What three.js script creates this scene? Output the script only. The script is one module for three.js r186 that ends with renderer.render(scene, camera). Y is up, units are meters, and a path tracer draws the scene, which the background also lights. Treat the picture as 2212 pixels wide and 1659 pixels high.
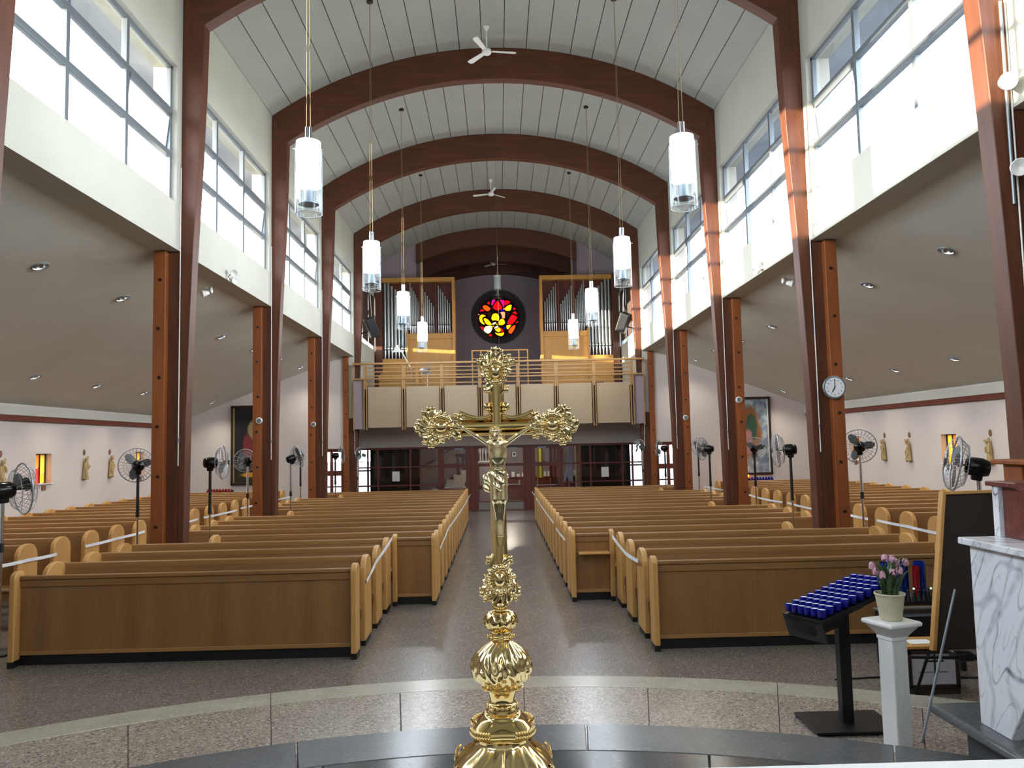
import * as THREE from 'three';
import { RoundedBoxGeometry } from 'three/addons/geometries/RoundedBoxGeometry.js';
import { mergeGeometries } from 'three/addons/utils/BufferGeometryUtils.js';
import { MarchingCubes } from 'three/addons/objects/MarchingCubes.js';
import { ImprovedNoise } from 'three/addons/math/ImprovedNoise.js';

// ---------------------------------------------------------------- camera, sky, sun, exposure
const scene = new THREE.Scene();
const camera = new THREE.PerspectiveCamera(2 * Math.atan(829.5 / 1700) * 180 / Math.PI, 2212 / 1659, 0.05, 400);
const RIGHT = new THREE.Vector3(0.99964176, -0.02136075, 0.01612692), UP = new THREE.Vector3(0.02006679, 0.99686536, 0.07652957), FWD = new THREE.Vector3(0.0177111, 0.07617853, -0.99693688);
const EYE = new THREE.Vector3(-0.03, 2.15, 0);
camera.position.copy(EYE);
camera.quaternion.setFromRotationMatrix(new THREE.Matrix4().makeBasis(RIGHT, UP, FWD.clone().negate()));
camera.updateMatrixWorld(true);
const renderer = new THREE.WebGLRenderer();
renderer.toneMapping = THREE.LinearToneMapping;
renderer.toneMappingExposure = 1.5;
renderer.shadowMap.enabled = true;

const SUN = new THREE.Vector3(-1, 0.071, 0.30).normalize();       // a low sun, to the left and a little behind the camera
{
  const W = 256, H = 128, d = new Float32Array(W * H * 4), v = new THREE.Vector3();
  for (let j = 0; j < H; j++) for (let i = 0; i < W; i++) {
    const th = (j + 0.5) / H * Math.PI - Math.PI / 2, ph = ((i + 0.5) / W - 0.5) * 2 * Math.PI;
    v.set(Math.cos(th) * Math.cos(ph), Math.sin(th), Math.cos(th) * Math.sin(ph));
    const up = Math.max(0, v.y), haze = Math.exp(-up * 3.2), glow = Math.pow(Math.max(0, v.dot(SUN)), 8);
    const r = 0.62 + 0.50 * haze + 0.55 * glow, g = 0.78 + 0.38 * haze + 0.48 * glow, b = 1.02 + 0.20 * haze + 0.35 * glow, k = 7.0, o = (j * W + i) * 4;
    d[o] = r * k; d[o + 1] = g * k; d[o + 2] = b * k; d[o + 3] = 1;
  }
  const t = new THREE.DataTexture(d, W, H, THREE.RGBAFormat, THREE.FloatType);
  t.mapping = THREE.EquirectangularReflectionMapping; t.magFilter = t.minFilter = THREE.LinearFilter; t.needsUpdate = true;
  scene.background = t;
}
const sun = new THREE.DirectionalLight(new THREE.Color(1, 0.86, 0.66), 20);
sun.position.copy(SUN).multiplyScalar(60).add(new THREE.Vector3(0, 5, -12)); sun.target.position.set(0, 5, -12);
sun.shadow.camera.left = -30; sun.shadow.camera.right = 30; sun.shadow.camera.top = 20; sun.shadow.camera.bottom = -20; sun.shadow.camera.far = 140; sun.shadow.mapSize.set(4096, 4096);
scene.add(sun, sun.target);

// ---------------------------------------------------------------- helpers
function rng(seed) { return () => { seed |= 0; seed = seed + 0x6D2B79F5 | 0; let t = Math.imul(seed ^ seed >>> 15, 1 | seed); t = t + Math.imul(t ^ t >>> 7, 61 | t) ^ t; return ((t ^ t >>> 14) >>> 0) / 4294967296; }; }
const R0 = rng(77);
const V = (x, y, z) => new THREE.Vector3(x, y, z);
function ray(px, py) { return FWD.clone().multiplyScalar(1700).addScaledVector(RIGHT, px - 1106).addScaledVector(UP, 829.5 - py); }
const onZ = (px, py, z) => { const r = ray(px, py); return EYE.clone().addScaledVector(r, (z - EYE.z) / r.z); };
const onX = (px, py, x) => { const r = ray(px, py); return EYE.clone().addScaledVector(r, (x - EYE.x) / r.x); };
const onY = (px, py, y) => { const r = ray(px, py); return EYE.clone().addScaledVector(r, (y - EYE.y) / r.y); };

// uv in metres from the face's main direction; u runs along the grain axis
function uvm(g, grain = 'y', jitter = 0) {
  if (g.index) g = g.toNonIndexed();
  const p = g.attributes.position, uv = new Float32Array(p.count * 2), a = V(), b = V(), c = V(), n = V(), gi = 'xyz'.indexOf(grain);
  const ju = jitter ? R0() * 3 : 0, jv = jitter ? R0() * 3 : 0;
  for (let i = 0; i < p.count; i += 3) {
    a.fromBufferAttribute(p, i); b.fromBufferAttribute(p, i + 1); c.fromBufferAttribute(p, i + 2);
    n.copy(b).sub(a).cross(c.clone().sub(a));
    const m = [Math.abs(n.x), Math.abs(n.y), Math.abs(n.z)], k = m[0] > m[1] && m[0] > m[2] ? 0 : m[1] > m[2] ? 1 : 2;
    let ax = [0, 1, 2].filter(q => q !== k); if (ax[1] === gi) ax = [ax[1], ax[0]];
    [a, b, c].forEach((q, t) => { uv[(i + t) * 2] = q.getComponent(ax[0]) + ju; uv[(i + t) * 2 + 1] = q.getComponent(ax[1]) + jv; });
  }
  g.setAttribute('uv', new THREE.BufferAttribute(uv, 2));
  return g;
}
const clean = g => { if (g.index) g = g.toNonIndexed(); for (const k of Object.keys(g.attributes)) if (!['position', 'normal', 'uv'].includes(k)) g.deleteAttribute(k); if (!g.attributes.uv) g.setAttribute('uv', new THREE.BufferAttribute(new Float32Array(g.attributes.position.count * 2), 2)); return g; };
const merge = l => l.length === 1 ? clean(l[0]) : mergeGeometries(l.map(clean));
const bx = (x0, x1, y0, y1, z0, z1, grain = 'y', j = 0) => uvm(new THREE.BoxGeometry(x1 - x0, y1 - y0, Math.abs(z1 - z0)).translate((x0 + x1) / 2, (y0 + y1) / 2, (z0 + z1) / 2), grain, j);
const rb = (x0, x1, y0, y1, z0, z1, r = 0.008, grain = 'y', j = 0, seg = 1) => uvm(new RoundedBoxGeometry(x1 - x0, y1 - y0, Math.abs(z1 - z0), seg, Math.min(r, (x1 - x0) / 2.01, (y1 - y0) / 2.01, Math.abs(z1 - z0) / 2.01)).translate((x0 + x1) / 2, (y0 + y1) / 2, (z0 + z1) / 2), grain, j);
const cyl = (r0, r1, h, x = 0, y = 0, z = 0, s = 16, open = false) => new THREE.CylinderGeometry(r1, r0, h, s, 1, open).translate(x, y + h / 2, z);   // r0 at the foot
const sph = (r, x = 0, y = 0, z = 0, sx = 1, sy = 1, sz = 1, a = 12, b = 8) => new THREE.SphereGeometry(r, a, b).scale(sx, sy, sz).translate(x, y, z);
const bar = (p, q, r, s = 8) => { const d = q.clone().sub(p), g = new THREE.CylinderGeometry(r, r, d.length(), s); g.applyQuaternion(new THREE.Quaternion().setFromUnitVectors(V(0, 1, 0), d.normalize())); return g.translate((p.x + q.x) / 2, (p.y + q.y) / 2, (p.z + q.z) / 2); };
const tube = (pts, r, n = 24, s = 6, closed = false) => new THREE.TubeGeometry(new THREE.CatmullRomCurve3(pts, closed), n, r, s, closed);
const lathe = (prof, s = 24) => new THREE.LatheGeometry(prof.map(([r, y]) => new THREE.Vector2(r, y)), s);
const shp = pts => { const s = new THREE.Shape(); pts.forEach(([x, y], i) => i ? s.lineTo(x, y) : s.moveTo(x, y)); s.closePath(); return s; };
const ext = (shape, d, bev = 0, cs = 12) => new THREE.ExtrudeGeometry(shape, { depth: d, bevelEnabled: bev > 0, bevelThickness: bev, bevelSize: bev, bevelOffset: -bev, bevelSegments: 1, curveSegments: cs });

const taken = {};
function numbered(n) { const k = taken[n] = (taken[n] ?? -1) + 1; return k ? `${n}_${String(k).padStart(3, '0')}` : n; }
function mesh(name, g, m, parent, x, y, z) {
  const o = new THREE.Mesh(Array.isArray(g) ? merge(g) : g, m); o.name = name;
  if (x !== undefined) o.position.set(x, y, z);
  parent.add(o); return o;
}
function thing(name, label, category, pos = [0, 0, 0], turn = 0, group) {
  const o = new THREE.Group(); o.name = numbered(name); o.position.set(...pos); o.rotation.y = turn;
  o.userData = { label, category }; if (group) o.userData.group = group; scene.add(o); return o;
}
function single(name, g, m, label, category, pos, group) {
  const o = mesh(numbered(name), g, m, scene); if (pos) o.position.set(...pos);
  o.userData = { label, category }; if (group) o.userData.group = group; return o;
}
function struct(name, g, m, label, category) {
  let o; if (g) o = mesh(name, g, m, scene); else { o = new THREE.Group(); o.name = name; scene.add(o); }
  o.userData = { kind: 'structure', label, category }; return o;
}
function copy(src, pos, turn, label, group) {
  const r = src.clone(); r.name = numbered(src.name.replace(/_\d{3}$/, '')); r.userData = { ...src.userData, label }; if (group) r.userData.group = group;
  r.position.set(...pos); r.rotation.y = turn; scene.add(r); return r;
}
const ORD = ['front', 'second', 'third', 'fourth', 'fifth', 'sixth', 'seventh', 'eighth', 'ninth', 'tenth', 'eleventh', 'twelfth', 'thirteenth', 'fourteenth', 'fifteenth', 'sixteenth', 'seventeenth', 'eighteenth', 'nineteenth', 'twentieth'];

// ---------------------------------------------------------------- textures and materials
const PN = new ImprovedNoise();
const nz = (x, y, z = 0) => PN.noise(x, y, z);
function tnoise(u, v, fx, fy, seed) {   // noise that repeats over u, v in 0..1
  const a = nz(u * fx, v * fy, seed), b = nz((u - 1) * fx, v * fy, seed), c = nz(u * fx, (v - 1) * fy, seed), d = nz((u - 1) * fx, (v - 1) * fy, seed);
  return (a * (1 - u) + b * u) * (1 - v) + (c * (1 - u) + d * u) * v;
}
function texture(n, fn, srgb = true, rx = 1, ry = 1) {   // rx, ry: repeats per metre
  const d = new Uint8Array(n * n * 4);
  for (let j = 0; j < n; j++) for (let i = 0; i < n; i++) { const c = fn(i / n, j / n), o = (j * n + i) * 4; for (let q = 0; q < 3; q++) d[o + q] = Math.max(0, Math.min(255, Math.round(c[q] * 255))); d[o + 3] = 255; }
  const t = new THREE.DataTexture(d, n, n); t.wrapS = t.wrapT = THREE.RepeatWrapping; t.magFilter = t.minFilter = THREE.LinearFilter; if (srgb) t.colorSpace = THREE.SRGBColorSpace; t.repeat.set(rx, ry); t.needsUpdate = true; return t;
}
const mixc = (a, b, t) => a.map((q, i) => q + (b[i] - q) * t);
const rgb = h => [(h >> 16 & 255) / 255, (h >> 8 & 255) / 255, (h & 255) / 255];
function woodTex(lo, hi, seed, lines = 26, rx = 0.5, ry = 1.4) {
  return texture(384, (u, v) => {
    const w = tnoise(u, v, 3, 9, seed) * 0.09, f = Math.sin((v + w) * lines * 2 * Math.PI) * 0.5 + 0.5;
    const fine = tnoise(u, v, 10, 120, seed + 4) * 0.5, big = tnoise(u, v, 2, 5, seed + 8) * 0.7;
    return mixc(rgb(lo), rgb(hi), Math.max(0, Math.min(1, 0.5 + (f - 0.5) * 0.13 + fine * 0.75 + big * 0.8)));
  }, true, rx, ry);
}
function speckTex(base, dots, seed, n, sizes, cells) {   // terrazzo chips on a base colour
  const r = rng(seed), D = new Float32Array(n * n * 3);
  for (let i = 0; i < n * n; i++) { const u = i % n / n, v = Math.floor(i / n) / n, k = 1 + 0.10 * tnoise(u, v, 5, 5, seed) + 0.06 * tnoise(u, v, 24, 24, seed + 2); base.forEach((q, c) => D[i * 3 + c] = q * k); }
  for (let q = 0; q < cells; q++) {
    const cx = r() * n, cy = r() * n, s = sizes[0] + r() * (sizes[1] - sizes[0]), c = rgb(dots[Math.floor(r() * dots.length)]), e = 0.5 + r(), al = 0.45 + 0.5 * r();
    for (let y = -Math.ceil(s * 1.5); y <= s * 1.5; y++) for (let x = -Math.ceil(s * 1.5); x <= s * 1.5; x++) if (x * x * e + y * y / e < s * s) { const o = (((cy + y | 0) + n) % n * n + ((cx + x | 0) + n) % n) * 3; for (let k = 0; k < 3; k++) D[o + k] = D[o + k] * (1 - al) + c[k] * al; }
  }
  return (rx) => texture(n, (u, v) => { const o = (Math.round(v * n) * n + Math.round(u * n)) * 3; return [D[o], D[o + 1], D[o + 2]]; }, true, rx, rx);
}
const std = (color, roughness = 0.6, metalness = 0, extra = {}) => new THREE.MeshStandardMaterial({ color, roughness, metalness, ...extra });
const phys = (color, roughness, extra) => new THREE.MeshPhysicalMaterial({ color, roughness, ...extra });
const paintTex = texture(256, (u, v) => { const k = 0.955 + 0.035 * tnoise(u, v, 4, 4, 3) + 0.02 * tnoise(u, v, 60, 60, 9); return [k, k, k]; }, true, 0.35, 0.35);
const plasterBump = texture(256, (u, v) => { const k = 0.5 + 0.3 * tnoise(u, v, 50, 50, 31) + 0.2 * tnoise(u, v, 110, 110, 33); return [k, k, k]; }, false, 0.8, 0.8);
const painted = (c, r = 0.85) => std(c, r, 0, { map: paintTex, bumpMap: plasterBump, bumpScale: 0.0015 });

const M = {};
M.white = painted(0xc8c8bc);
M.ceil = painted(0xafb0a9);
M.aisleCeil = painted(0xd2d1c6);
M.lilac = painted(0xd4cbc4);
M.mauve = painted(0xa2939a);
M.joint = std(0x4a4842, 0.9);
M.arch = std(0xffffff, 0.55, 0, { map: woodTex(0x3e1e10, 0x6c3a1c, 5, 18, 0.5, 2.2) });
M.post = std(0xffffff, 0.5, 0, { map: woodTex(0x6a3413, 0xa05a22, 12, 16, 0.4, 2.0) });
M.bolt = std(0x2a1a14, 0.5, 0.3);
M.oak = std(0xffffff, 0.38, 0, { map: woodTex(0x795430, 0x997142, 21, 22, 0.35, 1.1) });
M.oakEnd = std(0xffffff, 0.42, 0, { map: woodTex(0xb88546, 0xd4a868, 27, 20, 0.5, 1.5) });
M.oakRail = std(0xffffff, 0.36, 0, { map: woodTex(0x8f683a, 0xae8352, 33, 24, 0.35, 1.6) });
M.organWood = std(0xffffff, 0.45, 0, { map: woodTex(0xb27c36, 0xcf9c52, 41, 14, 0.4, 1.0) });
M.doorWood = std(0xffffff, 0.45, 0, { map: woodTex(0x56231a, 0x7d3a28, 49, 20, 0.5, 2.0) });
M.railWood = std(0xffffff, 0.45, 0, { map: woodTex(0x8f6a3e, 0xb68f5a, 55, 20, 0.5, 2.0) });
M.black = std(0x101012, 0.45);
M.blackGloss = std(0x0c0c0e, 0.22);
M.blackSteel = std(0x17181b, 0.4, 0.5);
M.whitePlastic = std(0xe8e8e4, 0.4);
M.alu = std(0x838c92, 0.4, 0.6);
M.chrome = std(0xd8dade, 0.12, 1);
M.pipe = std(0xb9bfbd, 0.28, 0.85);
M.rope = std(0x8c8060, 0.8);
M.paper = std(0xeeeeea, 0.8);
M.tape = std(0xeef1f4, 0.6);
M.glass = phys(0xffffff, 0.02, { transmission: 1, thickness: 0, ior: 1.5 });
M.darkGlass = phys(0x9aa0a4, 0.04, { transmission: 1, thickness: 0, ior: 1.5 });
M.tan = painted(0xb09a7e, 0.7);
const terr = speckTex([0.45, 0.43, 0.40], [0x9f958c, 0x5d524c, 0x81766e, 0xb3a99e, 0x4a423f, 0x8d7468], 5, 768, [1.2, 4.2], 11000);
M.terrazzo = std(0xffffff, 0.27, 0, { map: terr(0.8) });
const terr2 = speckTex([0.60, 0.56, 0.51], [0xb8afa2, 0x726860, 0x958a80, 0xcfc6b8, 0x5a514b, 0x9f8a7c], 9, 768, [1.6, 6.0], 8000);
M.terrazzoStep = std(0xffffff, 0.24, 0, { map: terr2(0.85) });
const band = speckTex([0.66, 0.64, 0.58], [0xb4b0a2, 0xa09c90, 0xc0bcae], 14, 256, [1, 2], 1500);
M.nosing = std(0xffffff, 0.22, 0, { map: band(0.8) });
const slate = speckTex([0.37, 0.38, 0.39], [0x666a6e, 0x53575b, 0x6e7276], 16, 256, [1, 2], 1500);
M.slate = std(0xffffff, 0.24, 0, { map: slate(0.8) });
const slate2 = speckTex([0.25, 0.26, 0.27], [0x44474b, 0x383b3f, 0x4a4d51], 18, 256, [1, 2], 1500);
M.slateDark = std(0xffffff, 0.16, 0, { map: slate2(0.8) });
M.marble = phys(0xffffff, 0.18, { map: texture(768, (u, v) => {
  const w = tnoise(u, v, 3, 3, 61) * 0.5 + tnoise(u, v, 9, 9, 62) * 0.18;
  const q = (u0, v0, f, g, sd) => Math.abs(nz((v0 - u0 * 0.45) * f + w * 1.6, (u0 + v0 * 0.35) * g + w, sd)), m = nz(u * 5, v * 4, 66), n2 = nz(u * 30, v * 26, 69);
  const a = q(u, v, 12, 3, 63), b = q(u, v, 22, 6.5, 64), e = q(u, v, 6.5, 1.9, 67);
  const k = (Math.max(0, 1 - a * 22) * (0.35 + 1.5 * Math.max(0, m + 0.15)) + 0.6 * Math.max(0, 1 - b * 20) * Math.max(0, m + 0.3) + 0.28 * Math.max(0, 1 - e * 7)) * (0.75 + 0.6 * n2);
  return mixc([0.93, 0.935, 0.945], [0.40, 0.42, 0.46], Math.min(1, k));
}, true, 0.62, 0.62) });
M.redGranite = std(0xffffff, 0.25, 0, { map: texture(256, (u, v) => { const k = 0.5 + 0.6 * tnoise(u, v, 12, 12, 71) + 0.5 * tnoise(u, v, 50, 50, 73); return mixc([0.34, 0.17, 0.15], [0.50, 0.29, 0.26], Math.max(0, Math.min(1, k))); }, true, 1, 1) });
M.gold = std(new THREE.Color(0.86, 0.64, 0.28), 0.10, 1);
M.goldWorn = std(new THREE.Color(0.89, 0.69, 0.35), 0.15, 1, { bumpMap: texture(256, (u, v) => { const k = 0.5 + 0.5 * tnoise(u, v, 26, 26, 81); return [k, k, k]; }, false, 9, 9), bumpScale: 0.0006 });
M.corpus = std(new THREE.Color(0.93, 0.77, 0.46), 0.2, 1);
M.brick = painted(0xbdadb3);
M.brick.bumpMap = texture(512, (u, v) => { const row = Math.floor(v * 16), y = v * 16 % 1, x = (u * 5 + (row % 2) * 0.5) % 1, k = y < 0.13 || x < 0.04 ? 0.15 : 0.75 + 0.2 * tnoise(u, v, 30, 30, 91); return [k, k, k]; }, false, 0.85, 0.85); M.brick.bumpScale = 0.006;
M.blueGlass = phys(0x1c1fb0, 0.1, { transmission: 0.55, thickness: 0 });
M.redGlass = phys(0xb01822, 0.1, { transmission: 0.55, thickness: 0 });
M.bulbOn = std(0xffffff, 0.5, 0, { emissive: new THREE.Color(1, 0.93, 0.84), emissiveIntensity: 1.6 });
M.wax = std(0xe8e8ee, 0.5);
M.maroon = std(0x3a0f18, 0.7);
M.plasterFig = painted(0xb89f6e, 0.8);
M.brownPlaque = std(0x7a5642, 0.6);

// ---------------------------------------------------------------- the shell
const WX = 4.46, OX = 9.56, BAY = 4.431, ZB = -24.24, ZEND = 6.75, ZROSE = -33.9, ZLOFT = -28.69;
const FZ = k => -10.97 - BAY * k;                      // front face of frame k
const SILL = 5.61, HEAD = 7.563, BEAM = 4.95;
const RC = 7.98, YC = 2.20, RS = 7.44, YS = 9.528 - 7.44;   // ceiling and soffit circles

const floor = struct('floor', [bx(-9.9, 9.9, -0.25, 0, ZB - 10, ZEND, 'x')], M.terrazzo, 'grey speckled terrazzo nave floor', 'floor');
struct('ground', [bx(-120, 120, -0.6, -0.3, -140, 110, 'x')], std(0x55544f, 0.95), 'grey ground outside the church', 'ground');

function sector(r0, r1, a0, a1, y0, y1, n = 8) {       // ring piece; angle 0 points to -z
  const s = new THREE.Shape();
  for (let i = 0; i <= n; i++) { const a = a0 + (a1 - a0) * i / n; i ? s.lineTo(r1 * Math.sin(a), r1 * Math.cos(a)) : s.moveTo(r1 * Math.sin(a), r1 * Math.cos(a)); }
  for (let i = n; i >= 0; i--) { const a = a0 + (a1 - a0) * i / n; s.lineTo(r0 * Math.sin(a), r0 * Math.cos(a)); }
  return uvm(ext(s, y1 - y0 - 0.008, 0.004).rotateX(-Math.PI / 2).translate(0, y0 + 0.004, 0), 'x', 1);
}
{
  const lower = struct('floor_step_lower', null, null, 'curved lower altar step of speckled terrazzo slabs', 'step');
  mesh('bed', [sector(4.9, 6.86, -1.25, 1.25, 0, 0.15, 40)], M.joint, lower);
  const da = 0.152; for (let i = -8; i < 8; i++) {
    const a0 = i * da + 0.02, a1 = a0 + da - 0.0007;
    mesh('slab', sector(5.05, 6.62, a0, a1, 0.02, 0.16), M.terrazzoStep, lower);
    if (i % 2 === 0) mesh('nosing_slab', sector(6.622, 6.93, a0, a1 + da, 0.02, 0.16, 14), M.nosing, lower);
  }
  const up = struct('floor_step_upper', null, null, 'curved grey slate edge of the sanctuary floor', 'step'); up.position.set(0.04, 0, -0.14);
  for (let i = -4; i < 4; i++) mesh('slate_slab', sector(4.722, 5.16, i * 0.36 + 0.09, i * 0.36 + 0.448, 0.02, 0.32, 14), M.slate, up);
  mesh('bed', [sector(0.1, 4.72, -1.5, 1.5, 0, 0.30, 40), bx(-4.2, 4.2, 0, 0.30, -0.2, ZEND)], M.joint, up);
  for (let r = 0; r < 3; r++) for (let i = -3; i < 3; i++) mesh('floor_slab', sector(1.2 + r * 1.173, 1.2 + r * 1.173 + 1.168, i * 0.48 + 0.12 * r, i * 0.48 + 0.478 + 0.12 * r, 0.2, 0.32, 10), M.slateDark, up);
  mesh('floor_slab', [bx(-4.3, 4.3, 0.2, 0.32, 0.35, ZEND)], M.slateDark, up);
  mesh('floor_slab', [sector(0.02, 1.195, -1.5, 1.5, 0.2, 0.32, 30)], M.slateDark, up);
}

// vaulted ceiling: a dark backing with separate boards in front
const HALF = Math.asin((WX + 0.3) / RC);
function arcShape(r0, r1, yc, a, n = 40) { const p = []; for (let i = 0; i <= n; i++) { const t = -a + 2 * a * i / n; p.push([r1 * Math.sin(t), yc + r1 * Math.cos(t)]); } for (let i = n; i >= 0; i--) { const t = -a + 2 * a * i / n; p.push([r0 * Math.sin(t), yc + r0 * Math.cos(t)]); } return shp(p); }
{
  const c = struct('ceiling', null, null, 'white boarded barrel vault over the nave', 'ceiling');
  mesh('backing', uvm(ext(arcShape(RC + 0.035, RC + 0.25, YC, HALF), ZEND - ZROSE + 0.3).translate(0, 0, ZROSE - 0.3), 'z'), std(0x6e6e68, 0.9), c);
  const N = 21, da = 2 * Math.asin((WX - 0.005) / RC) / N, gap = 0.007 / RC;
  const geo = {};
  const bay = (z0, z1) => {
    const L = (z1 - z0).toFixed(2);
    geo[L] ??= uvm(ext(arcShape(RC, RC + 0.03, 0, da / 2 - gap, 3), z1 - z0 - 0.004), 'z');
    for (let i = 0; i < N; i++) { const m = mesh('ceiling_board', geo[L], M.ceil, c); m.position.set(0, YC, z0 + 0.002); m.rotation.z = (i - (N - 1) / 2) * da; }
  };
  for (let k = -3; k <= 4; k++) bay(FZ(k), FZ(k - 1));
  bay(ZROSE, FZ(4));
}

// clerestory walls, aisle ceilings, outer walls
const niches = [-12.26, -16.69, -21.12];
const holeZ = []; for (let j = -1; j < 7; j++) holeZ.push(-10.03 - 2.2155 * j);
for (const s of [-1, 1]) {
  const side = s < 0 ? 'left' : 'right';
  const sx = (a, b) => s < 0 ? [-b, -a] : [a, b];
  const wl = [];
  const z0 = ZROSE - 0.2, z1 = ZEND;
  wl.push(bx(...sx(WX, WX + 0.34), HEAD, 9.1, z0, z1, 'z'), bx(...sx(WX, WX + 0.34), BEAM, SILL, ZLOFT - 0.3, z1, 'z'), bx(...sx(WX, WX + 0.34), 3.05, BEAM, ZLOFT - 0.3, ZB, 'z'), bx(...sx(WX, WX + 0.34), 3.05, HEAD, z0, ZLOFT - 0.3, 'z'));
  for (let k = -4; k <= 4; k++) wl.push(bx(...sx(WX, WX + 0.34), SILL, HEAD, FZ(k) - 0.27, FZ(k) + 0.16, 'y'));
  struct(`wall_${side}_clerestory`, wl, M.white, `white plaster clerestory wall on the ${side} of the nave`, 'wall');
  struct(`trim_eave_${side}`, [bx(...sx(WX + 0.34, WX + 0.92), HEAD + 0.14, HEAD + 0.30, ZROSE, ZEND, 'z'), bx(...sx(WX + 0.25, WX + 1.3), 9.1, 9.3, ZROSE, ZEND, 'z')], painted(0xa4acb8), `grey eave outside the ${side} clerestory windows`, 'eave');
  // aisle ceiling: a sloping slab with round holes for the downlights
  const x0 = WX + 0.30, x1 = OX + 0.1, y0 = BEAM + 0.02, y1 = 3.11, len = Math.hypot(x1 - x0, y0 - y1), ang = Math.atan2(y0 - y1, x1 - x0);
  const sh = shp([[0, 0], [len, 0], [len, ZEND - ZB + 0.1], [0, ZEND - ZB + 0.1]]);
  const lightSpots = [];
  for (const z of holeZ) for (const lx of [5.86, 8.47]) {
    const u = (lx - x0) / Math.cos(ang), h = new THREE.Path(); h.absarc(u, ZEND - z, 0.088, 0, 2 * Math.PI, true); sh.holes.push(h); lightSpots.push([lx, y0 - (lx - x0) * Math.tan(ang), z]);
  }
  const cg = ext(sh, 0.16, 0, 14);      // shape x: down the slope, shape y: towards -z, depth: up
  cg.applyMatrix4(new THREE.Matrix4().makeBasis(V(s * Math.cos(ang), -Math.sin(ang), 0), V(0, 0, -1), V(s * Math.sin(ang), Math.cos(ang), 0)).setPosition(s * x0, y0, ZEND));
  if (s < 0) { const ix = cg.index; const p = cg.attributes.position.array; for (let i = 0; i < p.length; i += 9) for (let q = 0; q < 3; q++) { const t = p[i + 3 + q]; p[i + 3 + q] = p[i + 6 + q]; p[i + 6 + q] = t; } cg.computeVertexNormals(); }
  struct(`ceiling_aisle_${side}`, uvm(cg, 'z'), M.aisleCeil, `sloping plaster ceiling over the ${side} aisle`, 'ceiling');
  const rf = new THREE.BoxGeometry(len + 0.5, 0.05, ZEND - ZB + 0.6); rf.rotateZ(-s * ang).translate(s * ((x0 + x1) / 2 + 0.16 + 0.11 * Math.sin(ang)), (y0 + y1) / 2 - 0.05 + 0.225, (ZEND + ZB) / 2);
  struct(`roof_aisle_${side}`, uvm(rf, 'z'), std(0x33332f, 0.95), `dark felt roof over the ${side} aisle`, 'roof');
  const tilt = s < 0 ? ang : -ang;
  const ringG = new THREE.TorusGeometry(0.098, 0.012, 8, 28).rotateX(Math.PI / 2), dish = lathe([[0.085, 0], [0.082, 0.03], [0.06, 0.10], [0.035, 0.13], [0, 0.135]], 24), bulb = sph(0.035, 0, 0.085, 0);
  lightSpots.forEach(([lx, ly, z], i) => {
    const vis = z < -9; if (!vis && lx < 6) return;
    const o = thing('recessed_downlight', `${side} aisle recessed downlight, ${lx < 6 ? 'upper row beside the columns' : 'lower row near the outer wall'}, ${ORD[Math.floor(i / 2)]} one back`, 'downlight', [s * lx, ly, z], 0, 'recessed downlights in the aisle ceilings');
    o.rotation.z = tilt;
    mesh('trim_ring', ringG, M.alu, o, 0, -0.004, 0); mesh('reflector', dish, M.chrome, o); mesh('bulb', bulb, M.bulbOn, o);
    if (vis) { const sp = new THREE.SpotLight(new THREE.Color(1, 0.93, 0.84), 5, 0, 1.15, 0.8, 2); sp.position.set(s * lx, ly - 0.01, z); sp.target.position.set(s * lx, 0, z); sp.castShadow = true; sp.shadow.radius = 3; scene.add(sp, sp.target); }
  });
  // outer wall with deep window niches
  const ws = shp([[ZB - 0.2, 0], [ZEND, 0], [ZEND, 3.3], [ZB - 0.2, 3.3]]);
  for (const nzv of niches) { const h = new THREE.Path(); h.moveTo(nzv - 0.285, 1.54); h.lineTo(nzv - 0.285, 2.16); h.lineTo(nzv + 0.285, 2.16); h.lineTo(nzv + 0.285, 1.54); h.closePath(); ws.holes.push(h); }
  const wg = ext(ws, 0.34).applyMatrix4(new THREE.Matrix4().makeBasis(V(0, 0, 1), V(0, 1, 0), V(s, 0, 0)).setPosition(s * OX, 0, 0));
  if (s > 0) { const p = wg.attributes.position.array; for (let i = 0; i < p.length; i += 9) for (let q = 0; q < 3; q++) { const t = p[i + 3 + q]; p[i + 3 + q] = p[i + 6 + q]; p[i + 6 + q] = t; } wg.computeVertexNormals(); }
  struct(`wall_${side}`, uvm(wg, 'z'), M.lilac, `pale lilac outer wall of the ${side} aisle`, 'wall');
  const cove = struct(`trim_cove_${side}`, null, null, `white cove band with brown wooden lower edge along the ${side} aisle wall`, 'cove');
  mesh('fascia', [rb(...sx(OX - 0.12, OX), 2.92, 3.10, ZB, ZEND, 0.01, 'z')], M.white, cove);
  mesh('wood_edge', [bx(...sx(OX - 0.09, OX), 2.82, 2.92, ZB, ZEND, 'z')], M.doorWood, cove);
  // amber niche windows
  niches.forEach((z, i) => {
    if (i === 0) { struct(`window_niche_${side}_${i}`, [bx(...sx(OX + 0.27, OX + 0.285), 1.54, 2.16, z - 0.285, z + 0.285)], phys(0xffa83a, 0.25, { transmission: 1, thickness: 0 }), `amber niche window of the ${side} aisle nearest the altar`, 'window'); return; }
    const w = struct(`window_niche_${side}_${i}`, null, null, `small amber stained glass niche window in the ${side} aisle wall, ${i === 1 ? 'nearer' : 'farther'} one`, 'window');
    const cs = [[0xffd86a, -0.285, -0.06, 1.75, 2.16], [0xffb02e, -0.06, 0.285, 1.86, 2.16], [0xff5a22, -0.06, 0.285, 1.54, 1.86], [0xffc04a, -0.285, -0.06, 1.54, 1.75]];
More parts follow.
